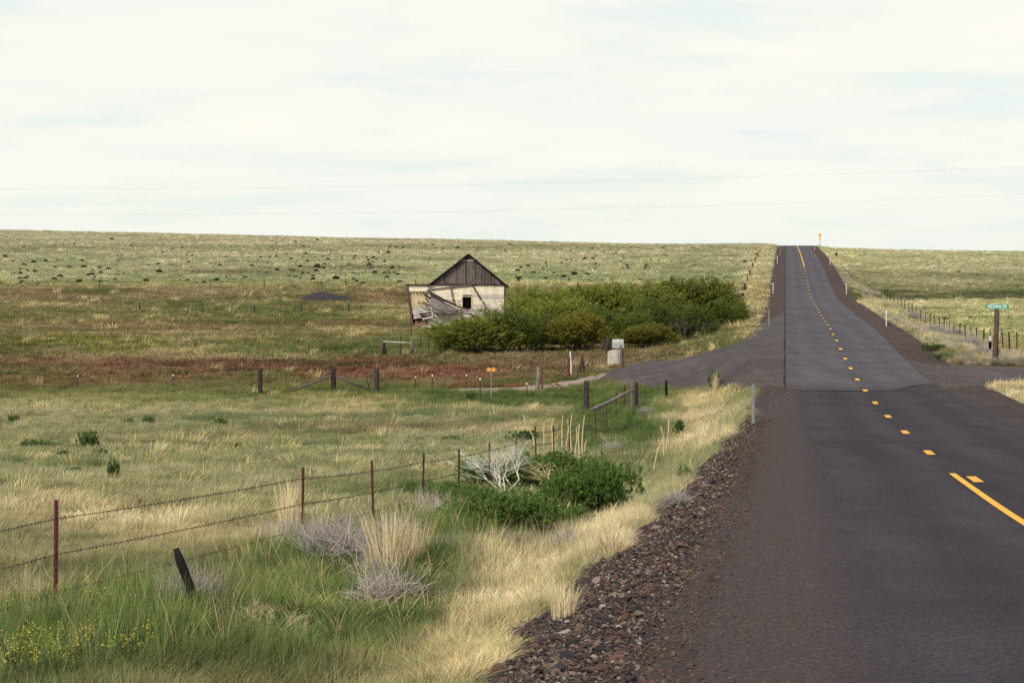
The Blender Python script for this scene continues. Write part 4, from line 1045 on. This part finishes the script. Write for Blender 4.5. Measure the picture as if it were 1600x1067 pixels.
# bleached dead bush
p = G(788, 775); s_ = ppm(p.y); o = link('dead_bush', dead_branch(160/s_, 98/s_, 11, 5, .017, .7)); o.location = p; tag(o, 'bleached white dead bush with forked branches by the fence', 'shrub')
p = G(885, 772); s_ = ppm(p.y); o = link('dead_bush', dead_branch(150/s_, 55/s_, 13, 3, .011, .9, M['stalk'])); o.location = p; tag(o, 'straw coloured tangle of bent twigs right of the bleached bush', 'shrub')
p = G(850, 868); s_ = ppm(p.y); o = link('dead_bush', dead_branch(190/s_, 52/s_, 17, 4, .010, .95, M['tumble'])); o.location = p; tag(o, 'low purple grey tangle of twigs below the feathery weeds', 'shrub')
# dry stalks
for i, (px, pt, pb, bend) in enumerate([(849, 660, 705, 3), (862, 655, 712, 2), (868, 676, 712, -4), (878, 650, 708, 1), (885, 656, 712, 2), (893, 648, 716, -1), (899, 668, 722, 3), (905, 664, 735, -2), (911, 650, 722, 1), (913, 690, 722, 4), (839, 668, 706, -14), (829, 650, 690, -12),
    (856, 735, 810, 4), (871, 748, 790, 4), (848, 755, 776, -3), (773, 708, 745, 1), (746, 735, 762, 3), (827, 760, 792, 2), (866, 815, 845, -2), (882, 785, 828, 6), (960, 755, 808, -6), (947, 765, 795, -8), (1037, 668, 722, -3), (1042, 655, 716, 2), (1020, 690, 745, 14), (750, 795, 826, -5)]):
    p = G(px, pb); s_ = ppm(p.y); h = (pb-pt)/s_; b = MB()
    j_ = lambda: random.uniform(-.045, .045)
    b.tube([(0, 0, -.1), (bend*.2/s_+j_(), j_(), h*.35), (bend*.6/s_+j_(), j_(), h*.7), (bend/s_+j_(), 0, h), (bend*1.3/s_+random.uniform(-.05, .05), 0, h*1.03)], [.026, .024, .021, .017, .008], 6)
    o = b.build('dry_stalk', M['stalk']); o.location = p
    tag(o, 'pale dry stalk standing up from the ditch weeds', 'stalk', 'pale dry stalks along the roadside ditch')
for i, (px, pyb, w, h, lab) in enumerate([(330, 1010, 150, 60, 'low tangle of broken straw stems below the leaning charred post'), (425, 1000, 170, 70, 'fan of bent straw stems in the middle of the green bank'), (640, 930, 150, 60, 'tangle of broken dry stems between the two green mounds'), (60, 960, 110, 80, 'tangle of dry stems left of the first steel post'), (1060, 780, 90, 46, 'spray of dry stems leaning over the rubble'), (960, 700, 70, 30, 'small dry tangle in the green verge behind the stalks'), (820, 935, 120, 60, 'spray of dead stems beside the straw strip')]):
    p = G(px, pyb); s_ = ppm(p.y); o = link('dry_weed', dead_branch(w/s_*.9, h/s_, 200+i, 4, .005, .8, M['stalk'], 'dry_weed')); o.location = p; tag(o, lab, 'dry weed')
# tumbleweeds
def tumble_mesh(seed, n=900, mat='tumble'):
    r = np.random.default_rng(seed); V, Fq, va = [], [], []
    for i in range(n):
        d_ = r.normal(size=3); d_[2] = abs(d_[2])*.8+.05; d_ /= np.linalg.norm(d_)
        c0 = r.normal(size=3)*np.array([.16, .16, .08]) + np.array([0, 0, .06]); L = r.uniform(.2, .5); s = np.cross(d_, r.normal(size=3)); s /= np.linalg.norm(s); side = np.cross(d_, s)*.005
        pts = [c0 + d_*L*t_ + s*L*.35*t_*t_ for t_ in (0, .5, 1)]
        o_ = len(V); 
        for q_, k in zip(pts, (1, .8, .3)): V += [q_-side*k, q_+side*k]
        Fq += [(o_, o_+1, o_+3, o_+2), (o_+2, o_+3, o_+5, o_+4)]; va += [r.random()]*6
    me = npmesh('twigs', np.array(V), np.array(Fq), M[mat])
    at = me.attributes.new('var', 'FLOAT', 'POINT'); at.data.foreach_set('value', np.array(va, np.float32)); return me
TW = [tumble_mesh(60+k) for k in range(3)]
HEAP = [((470, 872, 110, 62), (515, 880, 110, 66), (560, 884, 120, 64), (545, 850, 100, 46), (620, 862, 90, 56), (430, 856, 80, 40), (600, 950, 110, 60), (585, 915, 90, 40)), ((690, 826, 90, 46), (668, 814, 70, 44), (715, 836, 70, 40), (700, 876, 60, 36)),
        ((300, 972, 110, 84), (265, 968, 80, 60), (340, 962, 70, 50)), ((880, 866, 80, 32), (800, 864, 70, 28), (1055, 792, 56, 24)), ((1010, 652, 32, 16), (958, 709, 38, 20)),
        ((1490, 528, 40, 18), (1515, 545, 50, 22), (1460, 520, 40, 16), (1535, 556, 40, 18), (1425, 500, 34, 14))]
LAB = ['grey tumbleweed heaped between the second and third steel posts', 'grey tumbleweed behind the green mound by the bunch grass', 'grey tumbleweed around the leaning charred post', 'small grey tumbleweed below the feathery weeds', 'small grey tumbleweed in the green verge by the corner brace', 'grey tumbleweed on the right bank near the street sign']
i = 0
for hp_, lab in zip(HEAP, LAB):
    for (px, pyb, w, h) in hp_:
        p = G(px, pyb); s_ = ppm(p.y); o = link('tumbleweed', TW[i % 3]); o.location = p + Vector((0, 0, .04)); o.rotation_euler = (0, 0, random.uniform(0, 6.28)); i += 1
        o.scale = (w/s_/.95, w/s_/.95, h/s_/.5)
        tag(o, lab, 'tumbleweed', lab.replace('tumbleweed', 'tumbleweeds'))
# tall dry bunch grass and mustard
def bunch(seed, n, h, spread, wid, mat, lean=.35, wind=0.):
    r = np.random.default_rng(seed); V, Fq, va = [], [], []
    for i in range(n):
        a = r.uniform(0, 6.28); rad = spread*math.sqrt(r.random()); c0 = np.array([math.cos(a)*rad, math.sin(a)*rad, -.03])
        out = np.array([math.cos(a), math.sin(a), 0])*lean*r.uniform(.1, 1) + r.normal(size=3)*np.array([.12, .12, 0]) + np.array([wind*r.uniform(.4, 1.4), 0, 0]); L = h*r.uniform(.45, 1)
        sd_ = np.array([math.cos(a+1.57+r.normal()*.5), math.sin(a+1.57+r.normal()*.5), 0])*wid*r.uniform(.6, 1.2); o_ = len(V)
        for t_, k in ((0, .8), (.4, 1), (.75, .7), (1, .12)):
            q_ = c0 + np.array([0, 0, 1])*L*t_*(1-.18*t_*np.linalg.norm(out)) + out*L*t_*t_; V += [q_-sd_*k, q_+sd_*k]
        Fq += [(o_+2*j, o_+2*j+1, o_+2*j+3, o_+2*j+2) for j in range(3)]; va += [r.random()]*8
    me = npmesh('grass_blades', np.array(V), np.array(Fq), mat); at = me.attributes.new('var', 'FLOAT', 'POINT'); at.data.foreach_set('value', np.array(va, np.float32)); return me
BG = [bunch(80+k, 200, 1.0, .28, .006, M['strawleaf']) for k in range(2)]
for i, (px, pyb, w, h, lab) in enumerate([(612, 905, 150, 128, 'tall pale dry bunch grass standing before the second steel post pair'), (645, 890, 80, 90, 'pale dry bunch grass just right of the tall bunch'), (880, 965, 90, 62, 'dry bunch grass with green shoots at the rubble edge'), (955, 868, 100, 50, 'dry bunch grass hanging over the rubble edge farther up'), (1118, 612, 20, 34, 'tall dry grass tuft at the corner of the gravel apron'), (450, 830, 70, 90, 'dry bunch grass behind the second steel post'), (1110, 700, 80, 50, 'loose dry bunch grass beside the near delineator')]):
    p = G(px, pyb); s_ = ppm(p.y); o = link('bunch_grass', BG[i % 2]); o.location = p; o.rotation_euler = (0, 0, i*1.3); o.scale = (w/s_/1.1, w/s_/1.1, h/s_/.95); tag(o, lab, 'grass')
def mustard(seed):
    r = np.random.default_rng(seed); st = MB(); P_, N_ = [], []
    for i in range(22):
        a = r.uniform(0, 6.28); e = Vector((math.cos(a)*r.uniform(.05, .3), math.sin(a)*.2, r.uniform(.18, .40))); st.tube([(0, 0, -.03), e*.5+Vector((0, 0, .06)), e], [.005, .004, .002], 4, cap=False)
        for k in range(9): P_.append(np.array(e) + r.normal(size=3)*np.array([.025, .025, .035])); N_.append(r.normal(size=3)+np.array([0, 0, .6]))
    return leaf_mesh('flowers', np.array(P_), np.array(N_), .017, M['flower'], r.random(len(P_))), st.mesh('stems', M['leaf_weed'])
MU = [mustard(90+k) for k in range(3)]
for i, (px, pyb) in enumerate([(20, 1060), (55, 1040), (85, 1062), (112, 1050), (95, 985), (130, 1010), (150, 1030), (40, 1000), (118, 965), (15, 985), (180, 990), (200, 1045), (75, 960), (160, 960)]):
    p = G(px, pyb); o = empty('mustard_plant', p, i*.9); k = random.uniform(.7, 1.1); o.scale = (k, k, k)
    tag(o, 'yellow flowered mustard plant in the grass at the lower left corner', 'plant', 'yellow mustard plants at the lower left')
    for nm, m_ in zip(('flowers', 'stems'), MU[i % 3]): link(nm, m_, o)

# ------------------------------------------------------------------ rubble along the carriageway
def rock_mesh(seed):
    r = random.Random(seed); bm = bmesh.new()
    for i in range(15):
        v_ = Vector((r.gauss(0, 1), r.gauss(0, 1), r.gauss(0, 1))).normalized()
        bm.verts.new((v_.x*r.uniform(.42, .58), v_.y*r.uniform(.34, .46), v_.z*r.uniform(.22, .34)))
    bmesh.ops.convex_hull(bm, input=bm.verts)
    for v_ in [v_ for v_ in bm.verts if not v_.link_faces]: bm.verts.remove(v_)
    bmesh.ops.recalc_face_normals(bm, faces=bm.faces)
    me = bpy.data.meshes.new('stone'); bm.to_mesh(me); bm.free(); me.materials.append(M['rock']); return me
RK = [rock_mesh(s0) for s0 in range(8)]
rs = np.random.default_rng(5); cnt = 0
while cnt < 300:
    d = 13.5 + 36*rs.random()**1.7; v = rs.uniform(-2.15, -.75)
    if rs.random() > 1.15*math.exp(-((v+1.65)/.55)**2) + .05: continue
    x = v + SK*d; px = 800 + F*x/d
    o = link('stone', RK[cnt % 8], sh); k = .030 + .125*rs.random()**3.2 + .0006*d
    o.location = (x, d, float(GZ(x, d)) + k*.10); o.scale = (k*rs.uniform(.9, 1.5), k, k*rs.uniform(.8, 1.2)); o.rotation_euler = (rs.normal()*.25, rs.normal()*.25, rs.uniform(0, 6.28)); cnt += 1

# ------------------------------------------------------------------ scattered stuff (grass, gravel)
def scatter(name, label, cat, P_, R_, S_, I_, T_, sources, parent=None):
    src = bpy.data.collections.new(name + '_sources')
    for k, m_ in enumerate(sources):
        src.objects.link(bpy.data.objects.new('%s_%02d' % (name, k), m_))
    me = bpy.data.meshes.new(name); n = len(P_)
    me.vertices.add(n); me.vertices.foreach_set('co', np.asarray(P_, np.float32).ravel())
    for nm, ty, fld, arr in (('rot', 'FLOAT_VECTOR', 'vector', R_), ('scl', 'FLOAT_VECTOR', 'vector', S_), ('idx', 'INT', 'value', I_)):
        a = me.attributes.new(nm, ty, 'POINT'); a.data.foreach_set(fld, np.asarray(arr, np.int32 if ty == 'INT' else np.float32).ravel())
    vcol(me, 'tint', T_)
    o = link(name, me, parent); tag(o, label, cat, kind='stuff')
    ng = bpy.data.node_groups.new(name + '_nodes', 'GeometryNodeTree')
    ng.interface.new_socket('Geometry', in_out='INPUT', socket_type='NodeSocketGeometry'); ng.interface.new_socket('Geometry', in_out='OUTPUT', socket_type='NodeSocketGeometry')
    N = ng.nodes; gi, go = N.new('NodeGroupInput'), N.new('NodeGroupOutput'); ip = N.new('GeometryNodeInstanceOnPoints'); ci = N.new('GeometryNodeCollectionInfo')
    ci.inputs['Collection'].default_value = src; ci.inputs['Separate Children'].default_value = True; ci.inputs['Reset Children'].default_value = True
    def na(nm, ty):
        a = N.new('GeometryNodeInputNamedAttribute'); a.data_type = ty; a.inputs['Name'].default_value = nm; return a.outputs[0]
    L = ng.links
    L.new(gi.outputs[0], ip.inputs['Points']); L.new(ci.outputs[0], ip.inputs['Instance']); ip.inputs['Pick Instance'].default_value = True
    L.new(na('idx', 'INT'), ip.inputs['Instance Index']); L.new(na('rot', 'FLOAT_VECTOR'), ip.inputs['Rotation']); L.new(na('scl', 'FLOAT_VECTOR'), ip.inputs['Scale'])
    L.new(ip.outputs[0], go.inputs[0])
    md = o.modifiers.new('scatter', 'NODES'); md.node_group = ng
    return o
def region(n, d0, d1, half=.26, seed=0):
    r = np.random.default_rng(seed); d = np.sqrt(r.uniform(d0*d0, d1*d1, n)); return r.uniform(-half, half, n)*d, d, r
# grass tufts: fine field grass, lush green, wispy straw, coarse far tufts
TF = [bunch(100+k, 40, .42, .18, .0034, M['grass'], .75, .45) for k in range(4)]
TL = [bunch(120+k, 46, .62, .14, .0046, M['grass'], .5, .25) for k in range(3)]
TS = [bunch(140+k, 64, .40, .16, .0028, M['grass'], 1.2, .45) for k in range(3)]
TG = [bunch(160+k, 44, .38, .26, .0060, M['grass'], .6, .6) for k in range(4)]
TB = [bunch(180+k, 34, .30, .42, .020, M['grass'], 1.0, .5) for k in range(3)]
def mk(x, d, r, srcn, hs, jitter=.18, bright=1.0, tall=.5, spin=1.15):
    n = len(x); C = growth(x, d)*K*bright
    C = C*r.uniform(1-jitter, 1+jitter, (n, 1))*(1 + r.normal(size=(n, 3))*.04)
    P_ = np.stack([x, d, GZ(x, d)-.01], 1); R_ = np.stack([r.normal(size=n)*.10, r.normal(size=n)*.12, r.normal(size=n)*spin], 1)
    hn = 1 + tall*np.clip((fbm(x, d, 1.3, 3, 41)-.5)*4, -1, 1)
    s = hs*r.uniform(.75, 1.25, n); S_ = np.stack([s*r.uniform(.8, 1.25, n), s, s*hn*r.uniform(.8, 1.2, n)], 1)
    return P_, R_, S_, r.integers(0, srcn, n), np.clip(C, .003, .8)
def strawy(x, d):
    v = x - SK*d; e = (fbm(x, d, 3, 3, 31)-.5)*1.2
    return sst(v + e*.6, -3.25, -2.75)*(1-sst(v, -1.4, -1.0))*(d < 84)
# near
x, d, r = region(95000, 12, 46, .42, seed=1); k = ~bare(x, d) & (r.random(len(x)) < .35 + .8*sst(fbm(x, d, .8, 3, 71), .36, .56)); x, d = x[k], d[k]
lu, sw = lush(x, d), strawy(x, d); u = r.random(len(x))
isl = (u < lu*.9); iss = (~isl) & (u < sw)
f = ~isl & ~iss
tag_ = 'grass'
scatter('field_grass', 'fine pale grass of the near field along the fence', 'grass', *mk(x[f], d[f], r, 4, .60), TF)
scatter('lush_grass', 'lush green grass on the ditch bank', 'grass', *mk(x[isl], d[isl], r, 3, .56, .22, 1.0, .6, 1.5), TL)
scatter('straw_grass', 'flattened straw coloured grass along the foot of the rubble', 'grass', *mk(x[iss], d[iss], r, 3, .58, .15, 1.1), TS)
wi = isl & (r.random(len(x)) < .10)
pw = list(mk(x[wi], d[wi], r, 2, .62, .2, 1.0, .4, 2.0)); pw[4] = np.tile(lin((196, 176, 130))*K*.9, (wi.sum(), 1))*r.uniform(.6, 1.1, (wi.sum(), 1))
scatter('straw_wisps', 'bleached stems standing among the lush ditch grass', 'grass', *pw, [bunch(200+k, 9, 1.0, .10, .0035, M['grass'], .9, .5) for k in range(2)])
# middle field
x, d, r = region(120000, 46, 128, .30, seed=2); k = ~bare(x, d) & (r.random(len(x)) < .4 + .8*sst(fbm(x, d, 1.2, 3, 72), .36, .56)); x, d = x[k], d[k]
lu, sw = lush(x, d), strawy(x, d); u = r.random(len(x)); iss = u < sw*.8; isl = ~iss & (u < lu*.8); f = ~iss & ~isl
scatter('field_grass', 'pale and green grass of the middle field', 'grass', *mk(x[f], d[f], r, 4, .80), TG)
scatter('lush_grass', 'green grass round the corner brace of the fence', 'grass', *mk(x[isl], d[isl], r, 3, .62, .2, .95, .5, 1.5), TL)
scatter('straw_grass', 'tall pale grass along the verge by the near delineator', 'grass', *mk(x[iss], d[iss], r, 3, .9, .15, 1.1, .6), TS)
# beyond the cross fence
x, d, r = region(90000, 126, 310, seed=3); k = ~bare(x, d); x, d = x[k], d[k]
scatter('field_grass', 'reddish and green grass around the farmhouse', 'grass', *mk(x, d, r, 3, .85, .2), TB)
x, d, r = region(90000, 305, 690, seed=4); k = ~bare(x, d); x, d = x[k], d[k]
scatter('field_grass', 'pale bunch grass of the far pasture up to the skyline', 'grass', *mk(x, d, r, 3, .85, .22), TB)
x, d, r = region(5200, 150, 640, seed=9); k = ~bare(x, d) & (fbm(x, d, 40, 3, 51) > .42); x, d = x[k], d[k]
pt = mk(x, d, r, 3, 1.5, .2, 1.3, .3)
scatter('pale_bunch_grass', 'paler bleached bunch grass dotted over the far pasture', 'grass', *pt, TB)
r = np.random.default_rng(19); n = 2600; d = 104 + 250*r.random(n)**1.2; v = r.uniform(8.6, 14.2, n); x = v + SK*d; k = ~bare(x, d) & (fbm(x, d, 6, 3, 61) > .45); x, d = x[k], d[k]; n = len(x)
s = r.uniform(.5, 1.0, n); scatter('bank_weeds', 'dry grey brown weeds covering the right road bank', 'weeds', np.stack([x, d, GZ(x, d)], 1), np.stack([r.normal(size=n)*.1, r.normal(size=n)*.1, r.uniform(0, 6.28, n)], 1), np.stack([s, s, s*r.uniform(.6, 1.1, n)], 1), r.integers(0, 3, n), np.ones((n, 3)), [tumble_mesh(70+k_, 260, 'tumble' if k_ else 'strawleaf') for k_ in range(3)])
for nm, lab, seed, n, thr, colr, src, sc_ in (('green_forbs', 'dark green leafy forbs in patches over the field', 33, 16000, .57, (66, 88, 40), TL, .42), ('seed_heads', 'bleached seed heads standing above the field grass', 34, 12000, .52, (214, 196, 148), TG, .95)):
    x, d, r = region(n, 40, 300, seed=seed); k = ~bare(x, d) & (fbm(x/1.6, d, 5, 3, seed) > thr) & ((nm != 'seed_heads') | (d < 112) | (r.random(len(x)) < .14)) & (lush(x, d) < .3); x, d = x[k], d[k]
    q_ = list(mk(x, d, r, 3, sc_, .2, 1.0, .3)); q_[4] = (growth(x, d)*.35 + lin(colr)*.65)*K*r.uniform(.75, 1.15, (len(x), 1)); q_[2] = q_[2]*(1 + d/260)[:, None]
    scatter(nm, lab, 'plants', *q_, src)
# gravel
GRV = []
for k in range(5):
    m_ = rock_mesh(30+k); m_.materials.clear(); m_.materials.append(M['gravel']); GRV.append(m_)
r = np.random.default_rng(77); n = 60000
d = 12.5 + 55*r.random(n)**1.5; v = np.clip(r.normal(-1.65, .48, n), -2.8, .5); k = r.random(n) < .45; v[k] = np.clip(-1.7 + np.abs(r.normal(0, .85, k.sum())), -2.6, .75)
x = v + SK*d; dens = np.where(v > -.9, .75, 1.0); keep = r.random(n) < dens; x, d, v = x[keep], d[keep], v[keep]; n = len(x)
s = (.010 + .030*r.random(n)**3) * (.45 + .55*(1-sst(v, -1.2, -.2)))*np.where(r.random(n) < .06, 1.8, 1) * (1 + d/60)
S_ = np.stack([s*r.uniform(.9, 1.5, n), s, s*r.uniform(.8, 1.2, n)], 1)
tv = np.clip(r.random(n), 0, 1); tv = np.where(v > -.9, .38 + .5*tv, tv)
scatter('loose_gravel', 'loose dark and rusty gravel along the edge of the carriageway', 'gravel', np.stack([x, d, GZ(x, d)+s*.12+np.where(v > -.7, .018, 0)], 1), np.stack([r.normal(size=n)*.3, r.normal(size=n)*.3, r.uniform(0, 6.28, n)], 1), S_, r.integers(0, 5, n), np.repeat(tv[:, None], 3, 1), GRV)

r = np.random.default_rng(78); n = 9000
d = r.uniform(84, 134, n); v = np.where(r.random(n) < .6, r.normal(-.3, 1.1, n), r.normal(6.6, .9, n)); x = v + SK*d; s = r.uniform(.02, .06, n)
zc_ = GZ(x, d) + .03 + .06*sst(-v, 1.0, 2.2)*(d > 96)
scatter('spilled_gravel', 'pale gravel spilled across the edges of the junction', 'gravel', np.stack([x, d, zc_], 1), np.stack([r.normal(size=n)*.2, r.normal(size=n)*.2, r.uniform(0, 6.28, n)], 1), np.stack([s*1.3, s, s*.6], 1), r.integers(0, 5, n), np.repeat(r.uniform(.45, .97, n)[:, None], 3, 1), GRV)
